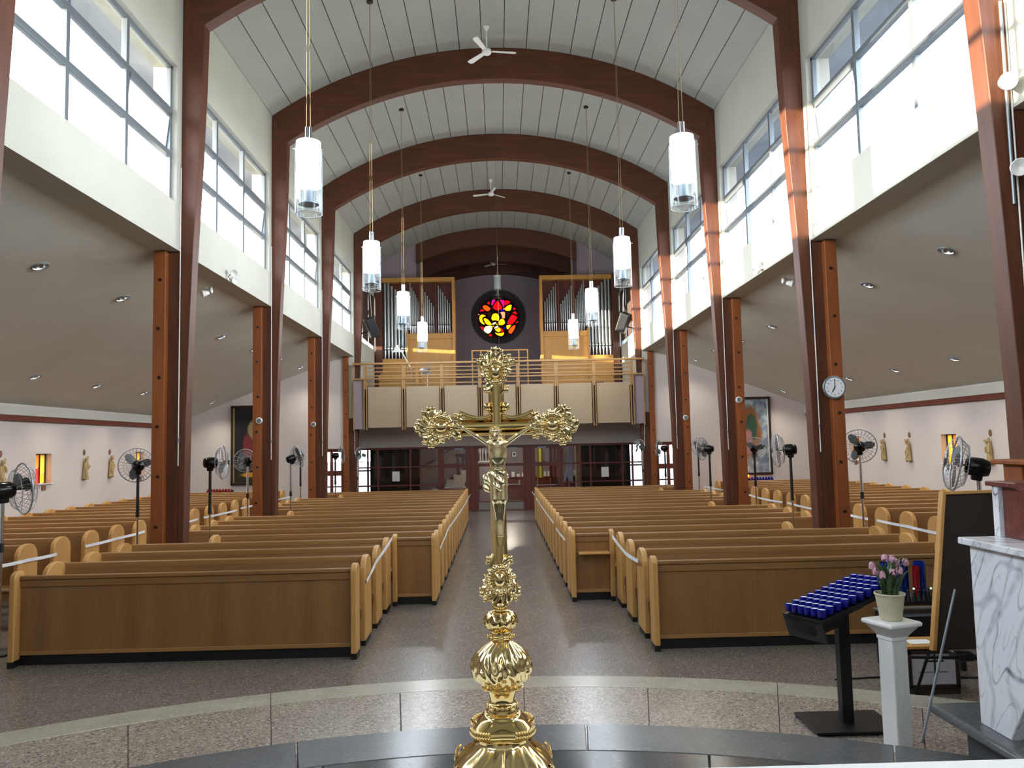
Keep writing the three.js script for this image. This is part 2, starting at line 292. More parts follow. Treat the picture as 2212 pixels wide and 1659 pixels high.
    for (const [c, a, b, ya, yb] of cs) mesh('pane', bx(...sx(OX + 0.13, OX + 0.14), ya + 0.004, yb - 0.004, z + a + 0.004, z + b - 0.004), phys(c, 0.75, { transmission: 1, thickness: 0 }), w);
    mesh('frame', [bx(...sx(OX + 0.115, OX + 0.155), 1.54, 2.16, z - 0.285, z - 0.255), bx(...sx(OX + 0.115, OX + 0.155), 1.54, 2.16, z + 0.262, z + 0.285), bx(...sx(OX + 0.115, OX + 0.155), 1.54, 2.16, z - 0.075, z - 0.045), bx(...sx(OX + 0.115, OX + 0.155), 2.14, 2.16, z - 0.285, z + 0.285)], M.black, w);
    mesh('sill', [rb(...sx(OX - 0.05, OX + 0.12), 1.522, 1.54, z - 0.30, z + 0.30, 0.004)], M.whitePlastic, w);
    const pq = single('wall_plaque', [rb(...sx(OX - 0.02, OX), 1.40, 1.50, z - 0.07, z + 0.07, 0.004)], M.brownPlaque, `small brown plaque under the ${i === 1 ? 'nearer' : 'farther'} amber window of the ${side} aisle`, 'plaque', undefined, 'plaques under the niche windows');
  });
  // end walls of the aisles and sanctuary
  struct(`wall_${side}_front`, [bx(...sx(WX + 0.1, OX + 0.3), 0, 5.2, ZEND, ZEND + 0.25, 'x')], M.lilac, `front end wall of the ${side} aisle`, 'wall');
  struct(`wall_${side}_back`, [bx(...sx(5.62, OX + 0.3), 0, 5.2, ZB - 0.25, ZB, 'x'), bx(...sx(4.72, 5.62), 2.12, 5.2, ZB - 0.25, ZB, 'x')], M.lilac, `lilac end wall of the ${side} aisle below the sloping ceiling`, 'wall');
  struct(`wall_${side}_return`, [bx(...sx(4.72, 4.92), 0, 3.1, -25.9, ZB - 0.25, 'x')], M.mauve, `short mauve wall under the balcony on the ${side}`, 'wall');
}
struct('wall_sanctuary', [bx(-WX - 0.4, WX + 0.4, 0, 10.4, ZEND, ZEND + 0.25, 'x')], M.white, 'plain white sanctuary wall behind the altar', 'wall');

// ---------------------------------------------------------------- clerestory windows
let winN = 0;
function clerestory(s, k, label) {       // bay between frame k-1 and frame k
  const zA = FZ(k) + 0.16, zB = FZ(k - 1) - 0.27, w = struct(`window_${++winN}`, null, null, label, 'window');
  const X = WX + 0.10, sx = (a, b) => s < 0 ? [-b, -a] : [a, b], rows = [SILL, 6.28, 6.905, HEAD], n = 3, cw = (zB - zA) / n;
  const f = (y0, y1, z0, z1, d = 0.03) => rb(...sx(X - d, X + d), y0, y1, z0, z1, 0.004);
  mesh('frame', [f(SILL, SILL + 0.045, zA, zB), f(HEAD - 0.05, HEAD, zA, zB), f(SILL, HEAD, zA, zA + 0.06), f(SILL, HEAD, zB - 0.06, zB)], M.alu, w);
  for (let i = 1; i < n; i++) mesh('mullion', [f(SILL, HEAD, zA + cw * i - 0.034, zA + cw * i + 0.034, 0.035)], M.alu, w);
  for (const y of [rows[1], rows[2]]) mesh('transom', [f(y - 0.038, y + 0.038, zA, zB, 0.04)], M.alu, w);
  for (let i = 0; i < n; i++) for (let r = 0; r < 3; r++) {
    const z0 = zA + cw * i + 0.03, z1 = zA + cw * (i + 1) - 0.03, y0 = rows[r] + 0.03, y1 = rows[r + 1] - 0.03;
    if (i === 0 && r === 1) {            // hopper sash standing ajar
      const sash = new THREE.Group(); sash.name = 'opening_sash'; sash.position.set(s * (X - 0.02), y1, 0); sash.rotation.z = s * 0.12; w.add(sash);
      const g = (a, b, c, d) => rb(-0.02, 0.02, a - y1, b - y1, c, d, 0.004);
      mesh('sash_frame', [g(y0, y0 + 0.06, z0, z1), g(y1 - 0.07, y1, z0, z1), g(y0, y1, z0, z0 + 0.055), g(y0, y1, z1 - 0.055, z1)], M.alu, sash);
      mesh('pane', bx(-0.003, 0.003, y0 + 0.06 - y1, -0.07, z0 + 0.055, z1 - 0.055), M.glass, sash);
    } else mesh('pane', bx(...sx(X - 0.003, X + 0.003), y0, y1, z0, z1), M.glass, w);
  }
  return w;
}
const BAYNAME = ['nearest the altar', 'between the first and second arches', 'between the second and third arches', 'between the third arch and the balcony', 'beside the organ loft'];
for (const s of [-1, 1]) for (let k = -3; k <= 4; k++) clerestory(s, k, k < 0 ? `${s < 0 ? 'left' : 'right'} clerestory window beside the altar, ${ORD[-k]} bay` : `${s < 0 ? 'left' : 'right'} clerestory window of nine panes, ${BAYNAME[k]}`);

// ---------------------------------------------------------------- laminated timber frames
const legShape = shp([[4.39, 0], [4.36, 2.62], [4.325, 3.8], [4.285, 4.92], [4.215, 6.3], [4.17, 7.43], [4.15, 8.26], [4.15, 8.30], [4.458, 8.80], [4.458, 0]]);
const legG = uvm(ext(legShape, 0.20, 0.006).translate(0, 0, -0.206), 'y');
const legGL = legG.clone().applyMatrix4(new THREE.Matrix4().makeScale(-1, 1, 1)); { const p = legGL.attributes.position.array, n = legGL.attributes.normal.array, u = legGL.attributes.uv.array; for (let i = 0; i < p.length / 9; i++) for (const [arr, w] of [[p, 3], [n, 3], [u, 2]]) for (let q = 0; q < w; q++) { const a = i * 3 * w + w + q, b = a + w, t = arr[a]; arr[a] = arr[b]; arr[b] = t; } }
function archShape(xs, n = 44) {
  const p = [], a1 = Math.asin(xs.out / RC), a0 = Math.asin(xs.inn / RS);
  for (let i = 0; i <= n; i++) { const t = -a1 + 2 * a1 * i / n; p.push([(RC - 0.004) * Math.sin(t), YC + (RC - 0.004) * Math.cos(t)]); }
  for (let i = n; i >= 0; i--) { const t = -a0 + 2 * a0 * i / n; p.push([RS * Math.sin(t), YS + RS * Math.cos(t)]); }
  return shp(p);
}
const archG = uvm(ext(archShape({ out: 4.455, inn: 4.15 }), 0.20, 0.006).translate(0, 0, -0.206), 'x');
const postG = rb(4.62, 4.79, 0, BEAM - 0.01, -0.30, 0.10, 0.01, 'y'), fillG = rb(4.462, 4.62, 0, BEAM - 0.01, -0.20, -0.004, 0.004, 'y');
const boltG = cyl(0.022, 0.022, 0.02, 0, 0, 0, 12).rotateX(Math.PI / 2);
const mirrorX = g => { const r = g.clone().applyMatrix4(new THREE.Matrix4().makeScale(-1, 1, 1)); const ix = r.toNonIndexed ? (r.index ? r.toNonIndexed() : r) : r; for (const k of ['position', 'normal', 'uv']) { const at = ix.attributes[k], w = at.itemSize, a = at.array; for (let i = 0; i < at.count / 3; i++) for (let q = 0; q < w; q++) { const x = (i * 3 + 1) * w + q, y = x + w, t = a[x]; a[x] = a[y]; a[y] = t; } } return ix; };
const postGL = mirrorX(postG), fillGL = mirrorX(fillG);
const FRN = ['cropped at the top of the picture', 'first seen whole, carrying a ceiling fan before it', 'second seen whole', 'third, standing at the balcony front'];
for (let k = -3; k <= 3; k++) {
  const f = thing('arched_timber_frame', k < -1 ? `arched timber frame over the sanctuary, ${ORD[k + 3]}` : k === -1 ? 'red-brown arched timber frame with legs at both picture edges' : `red-brown laminated timber arch frame, ${FRN[k]}`, 'arch', [0, 0, FZ(k)], 0, 'timber frames of the nave');
  mesh('arch_beam', archG, M.arch, f);
  for (const s of [-1, 1]) {
    mesh('leg', s < 0 ? legGL : legG, M.arch, f);
    const p = mesh('post', s < 0 ? postGL : postG, M.post, f);
    mesh('infill_post', s < 0 ? fillGL : fillG, M.arch, f);
    if (k >= -1) for (let i = 0; i < 7; i++) mesh('bolt', boltG, M.bolt, p, s * (4.70 + (i % 2 ? 0.012 : -0.008)), 0.45 + i * 0.68, 0.092);
  }
}
// loft: front wall pieces, side walls, back wall with the rose window, short arches
{
  const ow = 2.98;
  for (const s of [-1, 1]) {
    const sx = (a, b) => s < 0 ? [-b, -a] : [a, b], side = s < 0 ? 'left' : 'right';
    struct(`wall_loft_${side}`, [bx(...sx(ow, WX), 3.05, 9.95, ZLOFT - 0.3, ZLOFT - 0.1, 'x'), bx(...sx(ow, ow + 0.2), 3.05, 10.0, ZROSE, ZLOFT - 0.3, 'z')], M.mauve, `dark mauve wall above the ${side} organ case`, 'wall');
  }
  const ws = shp([[-4.8, 3.05], [4.8, 3.05], [4.8, 10.4], [-4.8, 10.4]]), h = new THREE.Path(); h.absarc(0.05, 7.68, 1.0, 0, 2 * Math.PI, true); ws.holes.push(h);
  struct('wall_rose', uvm(ext(ws, 0.3, 0, 40).translate(0, 0, ZROSE - 0.3), 'x'), M.brick, 'mauve painted brick wall around the rose window', 'wall');
  const lg = uvm(ext(archShape({ out: ow - 0.01, inn: ow - 0.01 }, 24), 0.2, 0.006).translate(0, 0, -0.206), 'x');
  [ZLOFT, -31.3, ZROSE + 0.24].forEach((z, i) => single('loft_arch_beam', lg, M.arch, `dark brown arched beam over the organ loft, ${['front', 'middle', 'rearmost, touching the rose window wall'][i]}`, 'beam', [0, 0, z], 'arched beams of the organ loft'));
}

// ---------------------------------------------------------------- rear wall: glazed doors and screens under the balcony
const ZD = -25.9, DT = 2.12;
struct('wall_over_doors', [bx(-4.72, 4.72, DT, 2.80, ZD - 0.2, ZD, 'x')], M.lilac, 'pale wall band above the glazed doors', 'wall');
function glazed(name, label, x0, x1, cols, rowsY, z, opt = {}) {     // timber screen: stiles at cols, rails at rowsY, a pane in each field
  const w = struct(name, null, null, label, /door/.test(name) ? 'door' : 'window'), t = opt.t ?? 0.055, d = 0.04, g = opt.glass ?? M.glass;
  for (const c of cols) mesh('stile', rb(c - t / 2, c + t / 2, 0.02, DT, z - d, z + d, 0.006, 'y', 1), M.doorWood, w);
  for (const [y, h] of rowsY) mesh('rail', rb(x0, x1, y, y + h, z - d * 0.9, z + d * 0.9, 0.006, 'x', 1), M.doorWood, w);
  for (let i = 0; i + 1 < cols.length; i++) for (let r = 0; r + 1 < rowsY.length; r++) {
    const a = cols[i] + t / 2, b = cols[i + 1] - t / 2, c = rowsY[r][0] + rowsY[r][1], e = rowsY[r + 1][0];
    if (b > a && e > c) mesh(opt.solid && r === 0 ? 'panel' : 'pane', bx(a, b, c, e, z - (opt.solid && r === 0 ? 0.015 : 0.004), z + (opt.solid && r === 0 ? 0.015 : 0.004)), opt.solid && r === 0 ? opt.solid : g, w);
  }
  return w;
}
const kick = std(0x8a8580, 0.35, 0.5);
const dc = glazed('door_1', 'dark red-brown glazed centre door at the end of the aisle', -0.82, 0.82, [-0.79, 0.79], [[0.02, 0.02], [0.28, 0.04], [0.70, 0.13], [1.44, 0.10], [DT - 0.09, 0.09]], ZD, { t: 0.11, solid: kick });
const pushbar = (w, x0, x1, y, z) => { mesh('push_bar', [bar(V(x0, y, z), V(x1, y, z), 0.014), bx(x0 - 0.03, x0 + 0.03, y - 0.02, y + 0.14, z - 0.05, z + 0.01), bx(x1 - 0.03, x1 + 0.03, y - 0.02, y + 0.14, z - 0.05, z + 0.01)], M.chrome, w); };
const closer = (w, x, z) => mesh('door_closer', [rb(x - 0.14, x + 0.14, DT - 0.13, DT - 0.06, z, z + 0.06, 0.008), bar(V(x + 0.1, DT - 0.05, z + 0.03), V(x + 0.32, DT - 0.03, z + 0.06), 0.008)], M.alu, w);
closer(dc, -0.42, ZD + 0.04); closer(dc, 0.42, ZD + 0.04); pushbar(dc, -0.6, 0.6, 0.84, ZD + 0.09);
for (const s of [-1, 1]) {
  const side = s < 0 ? 'left' : 'right', q = (a, b) => s < 0 ? [-b, -a] : [a, b];
  struct(`trim_door_post_${side}`, [rb(...q(0.82, 0.99), 0, DT, ZD - 0.07, ZD + 0.07, 0.008, 'y')], M.doorWood, `red-brown door post ${side} of the centre door`, 'post');
  const d = glazed(`door_${s < 0 ? 2 : 3}`, `red-brown glazed side door ${side} of the centre door`, ...q(1.0, 1.98), q(1.06, 1.92), [[0.02, 0.72], [1.42, 0.13], [DT - 0.11, 0.11]].map(r => r), ZD, { t: 0.15 });
  closer(d, s * 1.35, ZD + 0.04); pushbar(d, Math.min(s * 1.15, s * 1.85), Math.max(s * 1.15, s * 1.85), 0.80, ZD + 0.09);
  glazed(`window_screen_${side}`, `glazed timber screen ${side} of the doors with dark blinds behind`, ...q(2.0, 4.72), s < 0 ? [-4.70, -4.33, -4.0, -2.95, -2.62, -2.02] : [2.02, 2.62, 2.95, 4.0, 4.33, 4.70], [[0.02, 0.05], [0.86, 0.045], [1.46, 0.04], [DT - 0.07, 0.07]], ZD, { t: 0.05 });
  // aisle doors at the side
  const ad = glazed(`door_${s < 0 ? 4 : 5}`, `dark red glazed door at the end of the ${side} aisle`, ...q(4.80, 5.62), s < 0 ? [-5.58, -5.18, -4.84] : [4.84, 5.18, 5.58], [[0.02, 0.60], [1.30, 0.14], [DT - 0.10, 0.10]], ZB - 0.1, { t: 0.08 });
  single('blind', [bx(...q(2.68, 4.3), 0.0, DT - 0.02, ZD - 0.30, ZD - 0.285, 'y')], std(0x12100e, 0.9), `black blind behind the glazed screen ${side} of the doors`, 'blind', undefined, 'black blinds behind the screens');
  const nt = single('paper_notice', [bx(s * 3.42 - 0.12, s * 3.42 + 0.12, 1.02, 1.34, ZD + 0.006, ZD + 0.009)], M.paper, `white paper notice taped inside the dark screen ${side} of the doors`, 'notice', undefined, 'paper notices on the screens');
}
// vestibule behind the doors
{
  const zv = -31.2;
  struct('wall_vestibule', [bx(-9.6, -7.4, 0, 3.05, zv - 0.2, zv, 'x'), bx(-4.35, 4.35, 0, 3.05, zv - 0.2, zv, 'x'), bx(7.4, 9.6, 0, 3.05, zv - 0.2, zv, 'x'), bx(-9.6, 9.6, 2.5, 3.05, zv - 0.2, zv, 'x')], M.mauve, 'mauve far wall of the vestibule', 'wall');
  struct('ceiling_vestibule', [bx(-9.8, 9.8, 2.70, 2.755, ZROSE - 0.5, ZD - 0.2, 'x'), bx(-9.8, -4.72, 2.70, 2.755, ZD - 0.2, ZB - 0.25, 'x'), bx(4.72, 9.8, 2.70, 2.755, ZD - 0.2, ZB - 0.25, 'x')], M.white, 'white vestibule ceiling', 'ceiling');
  struct('wall_vestibule_left', [bx(-9.8, -9.6, 0, 3.05, zv, ZB - 0.25)], M.mauve, 'left vestibule wall', 'wall');
  struct('wall_vestibule_right', [bx(9.6, 9.8, 0, 3.05, zv, ZB - 0.25)], M.mauve, 'right vestibule wall', 'wall');
  for (const s of [-1, 1]) {
    const q = (a, b) => s < 0 ? [-b, -a] : [a, b], side = s < 0 ? 'left' : 'right', xs = [4.35, 5.1, 5.87, 6.63, 7.4], w = struct(`window_entrance_${side}`, null, null, `bright glazed entrance seen behind the ${side} screen`, 'window');
    for (const x of xs) mesh('mullion', rb(s * x - 0.03, s * x + 0.03, 0, 2.5, zv - 0.12, zv - 0.06, 0.004), M.doorWood, w);
    for (const y of [0.6, 1.2]) mesh('transom', rb(...q(4.35, 7.4), y, y + 0.05, zv - 0.11, zv - 0.07, 0.004), M.doorWood, w);
    for (let i = 0; i < 4; i++) mesh('pane', bx(...q(xs[i] + 0.03, xs[i + 1] - 0.03), 0.02, 2.5, zv - 0.095, zv - 0.09), M.glass, w);
  }
  const vl = thing('vestibule_lamp', 'flat round ceiling lamp inside the vestibule', 'lamp', [0.3, 2.70, -28.6]); mesh('housing', cyl(0.2, 0.2, 0.03, 0, -0.03, 0, 24), M.whitePlastic, vl); mesh('diffuser', cyl(0.17, 0.18, 0.02, 0, -0.05, 0, 24), std(0xffffff, 0.5, 0, { emissive: 0xfff2e0, emissiveIntensity: 2 }), vl); { const l = new THREE.PointLight(0xfff0dc, 4.5); l.position.set(0.3, 2.60, -28.6); l.castShadow = true; scene.add(l); }
  const cr = thing('door_cross', 'small dark cross fixed on the bright pane at the far left', 'cross', [-4.95, 1.45, zv - 0.088]);
  mesh('upright', bx(-0.02, 0.02, 0, 0.42, 0, 0.02), M.black, cr); mesh('crossbar', bx(-0.12, 0.12, 0.26, 0.30, 0, 0.02), M.black, cr);
  // stair with white rail, counter, flags, frames
  const st = thing('staircase', 'grey staircase with slanting handrail behind the left side door', 'staircase', [-2.3, 0, -30.2]);
  for (let i = 0; i < 9; i++) mesh('step', rb(0.28 * i - 0.9, 0.28 * i - 0.62, 0, 0.17 * (i + 1), -0.9, 0, 0.005), M.lilac, st);
  mesh('handrail', [bar(V(-0.85, 1.0, 0.02), V(1.6, 2.45, 0.02), 0.022), bar(V(-0.85, 0.1, 0.02), V(-0.85, 1.0, 0.02), 0.018), bar(V(1.6, 1.5, 0.02), V(1.6, 2.45, 0.02), 0.018)], M.railWood, st);
  const bl = thing('white_balustrade', 'white balustrade seen through the left half of the centre door', 'balustrade', [-0.45, 1.5, -30.0]);
  mesh('top_rail', bx(-0.35, 0.35, 0.62, 0.67, -0.03, 0.03), M.whitePlastic, bl); for (let i = 0; i < 7; i++) mesh('baluster', bx(-0.33 + i * 0.11, -0.30 + i * 0.11, 0.02, 0.62, -0.015, 0.015), M.whitePlastic, bl); mesh('bottom_rail', bx(-0.35, 0.35, 0, 0.04, -0.03, 0.03), M.whitePlastic, bl);
  mesh('support', bx(-0.35, 0.35, -1.5, 0, -0.05, 0.05), M.mauve, bl);
  const ct = thing('literature_counter', 'dark wooden counter behind the right door', 'counter', [1.7, 0, -30.4]);
  mesh('top', rb(-1.5, 1.6, 0.86, 0.90, -0.3, 0.3, 0.006, 'x'), M.doorWood, ct); mesh('body', bx(-1.45, 1.55, 0, 0.86, -0.26, 0.26, 'x'), M.doorWood, ct);
  const r = rng(5);
  for (let i = 0; i < 13; i++) { const x = 0.45 + i * 0.20 + r() * 0.04, h = 0.10 + r() * 0.12; single('leaflet', [bx(-0.06, 0.06, 0, h, -0.01, 0.01)], M.paper, `white leaflet standing on the vestibule counter, ${ORD[i]} from the left`, 'leaflet', [x, 0.90, -30.25 - r() * 0.2], 'leaflets on the vestibule counter'); }
  const fl = (x, c, lb) => { const f = thing('flag', lb, 'flag', [x, 0, -29.6]); mesh('pole', cyl(0.015, 0.015, 2.3), M.organWood, f); mesh('base', cyl(0.14, 0.12, 0.05), M.doorWood, f); const g = new THREE.PlaneGeometry(0.26, 1.35, 12, 4); const p = g.attributes.position; for (let i = 0; i < p.count; i++) p.setZ(i, 0.04 * Math.sin(p.getX(i) * 38)); g.translate(0.10, 1.55, 0.03); g.computeVertexNormals(); const bk = g.clone(); mesh('cloth', g, std(c, 0.8, 0, { side: THREE.DoubleSide }), f); };
  fl(1.38, 0xb8a83a, 'hanging yellow flag behind the right door'); fl(1.86, 0x6a1a22, 'hanging dark red flag behind the right door');
  [[1.12, 1.62, 0.17, 0.30], [1.62, 1.62, 0.22, 0.34], [1.98, 1.62, 0.16, 0.30], [2.42, 2.05, 0.20, 0.22], [3.0, 1.98, 0.18, 0.30], [0.55, 1.75, 0.2, 0.24]].forEach(([x, y, w, h], i) => {
    const f = thing('picture_frame', `small dark framed picture on the vestibule wall, ${ORD[i]} of six`, 'picture', [x, y, zv], 0, 'framed pictures in the vestibule');
    mesh('frame', bx(-w / 2, w / 2, -h / 2, h / 2, 0, 0.02), M.black, f); mesh('mat_board', bx(-w / 2 + 0.02, w / 2 - 0.02, -h / 2 + 0.02, h / 2 - 0.02, 0.012, 0.024), M.paper, f); mesh('print', bx(-w / 5, w / 5, -h / 5, h / 5, 0.02, 0.027), std(0x3a3a44, 0.7), f);
  });
  const dr = thing('draped_stand', 'tall stand with blue-white drape behind the right glazed screen', 'stand', [2.35, 0, -28.4]);
  mesh('pole', bar(V(0.05, 0, 0), V(0.18, 2.05, 0), 0.02), M.alu, dr);
  mesh('drape', uvm(ext(shp([[-0.12, 0.75], [0.02, 1.2], [0.10, 2.0], [0.26, 2.02], [0.22, 1.4], [0.24, 0.7], [0.10, 0.75], [0.02, 1.0], [-0.04, 0.7]]), 0.03, 0.006), 'y'), std(0xaeb6d8, 0.8), dr); mesh('base', cyl(0.2, 0.18, 0.04, 0.05), M.alu, dr);
  single('vestibule_pillar', [rb(2.60, 2.88, 0, 3.05, -27.6, -27.3, 0.01)], M.tan, 'tan pillar behind the right glazed screen', 'pillar');
}

// ---------------------------------------------------------------- balcony
const ZF = -24.04;
struct('floor_balcony', [bx(-WX, WX, 2.76, 3.05, ZROSE, ZF - 0.12, 'x')], M.white, 'balcony floor slab', 'floor');
{
  const b = thing('balcony_parapet', 'balcony parapet of seven tan panels with rows of wooden rails', 'balcony', [0, 0, ZF], 0);
  const px = k => -3.91 * 1.045 + 1.167 * k;
  for (let i = 0; i < 7; i++) mesh('panel', rb(px(i) + 0.075, px(i + 1) - 0.075, 2.735, 3.98, -0.06, -0.02, 0.004, 'x', 1), M.tan, b);
  for (const s of [-1, 1]) { const q = (a, c) => s < 0 ? [-c, -a] : [a, c]; mesh('end_panel', bx(...q(4.13, WX - 0.03), 2.70, 4.22, -0.09, -0.05), M.mauve, b); mesh('edge_board', bx(...q(WX - 0.03, WX), 2.66, 4.70, -0.10, 0.0), M.railWood, b); }
  for (let i = 0; i < 8; i++) mesh('post', [rb(px(i) - 0.05, px(i) - 0.022, 2.66, 4.62, -0.05, 0.03, 0.004, 'y'), rb(px(i) + 0.022, px(i) + 0.05, 2.66, 4.62, -0.05, 0.03, 0.004, 'y'), bx(px(i) - 0.022, px(i) + 0.022, 3.9, 4.62, -0.04, 0.02, 'y')], M.railWood, b);
  mesh('top_rail', rb(-WX, WX, 4.66, 4.72, -0.07, 0.05, 0.01, 'x'), M.railWood, b);
  mesh('middle_rail', rb(-WX, WX, 4.20, 4.25, -0.05, 0.05, 0.008, 'x'), M.railWood, b);
  for (const y of [4.07, 4.32, 4.44, 4.56]) mesh('rail', rb(px(0), px(7), y - 0.018, y + 0.018, -0.035, 0.0, 0.004, 'x'), M.railWood, b);
  mesh('backing', bx(-WX, WX, 2.76, 3.9, -0.12, -0.10), M.joint, b);
}
// wooden score frame in front of the rose wall
{
  const z = -26.0, f = thing('wooden_lattice_frame', 'light wooden lattice frame standing before the rose window wall', 'frame', [0.05, 3.05, z]);
  const y0 = 1.70, y1 = 2.22;
  for (const x of [-0.92, -0.63, 0.63, 0.92]) mesh('upright', rb(x - 0.02, x + 0.02, Math.abs(x) > 0.9 ? 0 : y0, y1, -0.02, 0.02, 0.004, 'y'), M.organWood, f);
  for (const y of [y0, (y0 + y1) / 2, y1]) mesh('crosspiece', rb(-0.94, 0.94, y - (y === y1 || y === y0 ? 0.02 : 0.01), y + (y === y1 || y === y0 ? 0.02 : 0.01), -0.015, 0.015, 0.004, 'x'), M.organWood, f);
}
// organ cases
function organ(s) {
  const side = s < 0 ? 'left' : 'right', z = -28.2, o = thing('pipe_organ', `pipe organ case with metal pipes ${side} of the rose window`, 'organ', [0, 0, z]);
  const q = (a, b) => s < 0 ? [-b, -a] : [a, b], Y0 = 3.05, X0 = 1.64, X1 = 3.26, X2 = 4.16;
  mesh('base_panel', [rb(...q(X0, X1), Y0, 6.0, -0.28, -0.05, 0.006, 'y')], M.organWood, o);
  mesh('pipe_shelf', [rb(...q(X0, X1), 6.0, 6.20, -0.28, -0.02, 0.006, 'x')], M.organWood, o);
  mesh('base_panel', [rb(...q(X1, X2), Y0, 5.30, -0.28, -0.02, 0.006, 'x')], M.organWood, o);
  mesh('side_board', [rb(...q(X0 - 0.10, X0), Y0, 8.22, -0.34, 0.04, 0.006, 'y')], M.organWood, o);
  mesh('divider', [rb(...q(X1 - 0.02, X1 + 0.03), Y0, 6.3, -0.30, 0.0, 0.004, 'y')], M.organWood, o);
  mesh('side_post', [rb(...q(X2, X2 + 0.24), Y0, 8.3, -0.3, 0.0, 0.006, 'y')], M.arch, o);
  mesh('cornice', [rb(...q(X0 - 0.1, X2), 8.08, 8.24, -0.32, 0.02, 0.006, 'x')], M.organWood, o);
  for (const x of [2.22, 2.80]) mesh('upright_divider', [rb(...q(x - 0.02, x + 0.02), 6.2, 8.08, -0.2, -0.03, 0.004, 'y')], M.doorWood, o);
  mesh('case_back', [bx(...q(X0, X2), Y0, 8.24, -0.56, -0.53, 'y')], M.doorWood, o); mesh('case_roof', [bx(...q(X0 - 0.1, X2), 8.16, 8.24, -0.56, -0.32, 'x')], M.organWood, o); mesh('case_side', [bx(...q(X0 - 0.1, X0 - 0.05), Y0, 8.24, -0.56, -0.34, 'y')], M.organWood, o);
  mesh('pipe_rail', [bx(...q(X0, X1), 6.50, 6.53, -0.14, -0.10), bx(...q(X1, X2), 5.62, 5.65, -0.12, -0.08)], M.black, o);
  const pipe = (x, r, y0, top, foot) => {
    const g = merge([new THREE.CylinderGeometry(r, r, top - y0 - foot, 14).translate(0, (y0 + foot + top) / 2, 0), new THREE.CylinderGeometry(r, r * 0.28, foot, 14).translate(0, y0 + foot / 2, 0), ext(shp([[-r * 0.8, 0], [r * 0.8, 0], [0, r * 3]]), 0.006).translate(0, y0 + foot + 0.04, r * 0.96)]);
    mesh('organ_pipe', g, M.pipe, o, s * x, 0, -0.14);
  };
  for (let i = 0; i < 7; i++) pipe(4.08 - i * 0.126, 0.052, 5.30, 8.22 - i * 0.125, 0.36);
  for (let i = 0; i < 6; i++) pipe(3.16 - i * 0.062, 0.030 - i * 0.001, 6.20, 8.16 - i * 0.13 - (i ? 0.12 : 0), 0.31);
  for (let i = 0; i < 6; i++) pipe(2.70 - i * 0.078, 0.031 - i * 0.001, 6.20, 7.85 - i * 0.13, 0.31);
  for (let i = 0; i < 6; i++) pipe(2.14 - i * 0.082, 0.031 - i * 0.001, 6.20, 7.98 - i * 0.135, 0.31);
}
organ(-1); organ(1);
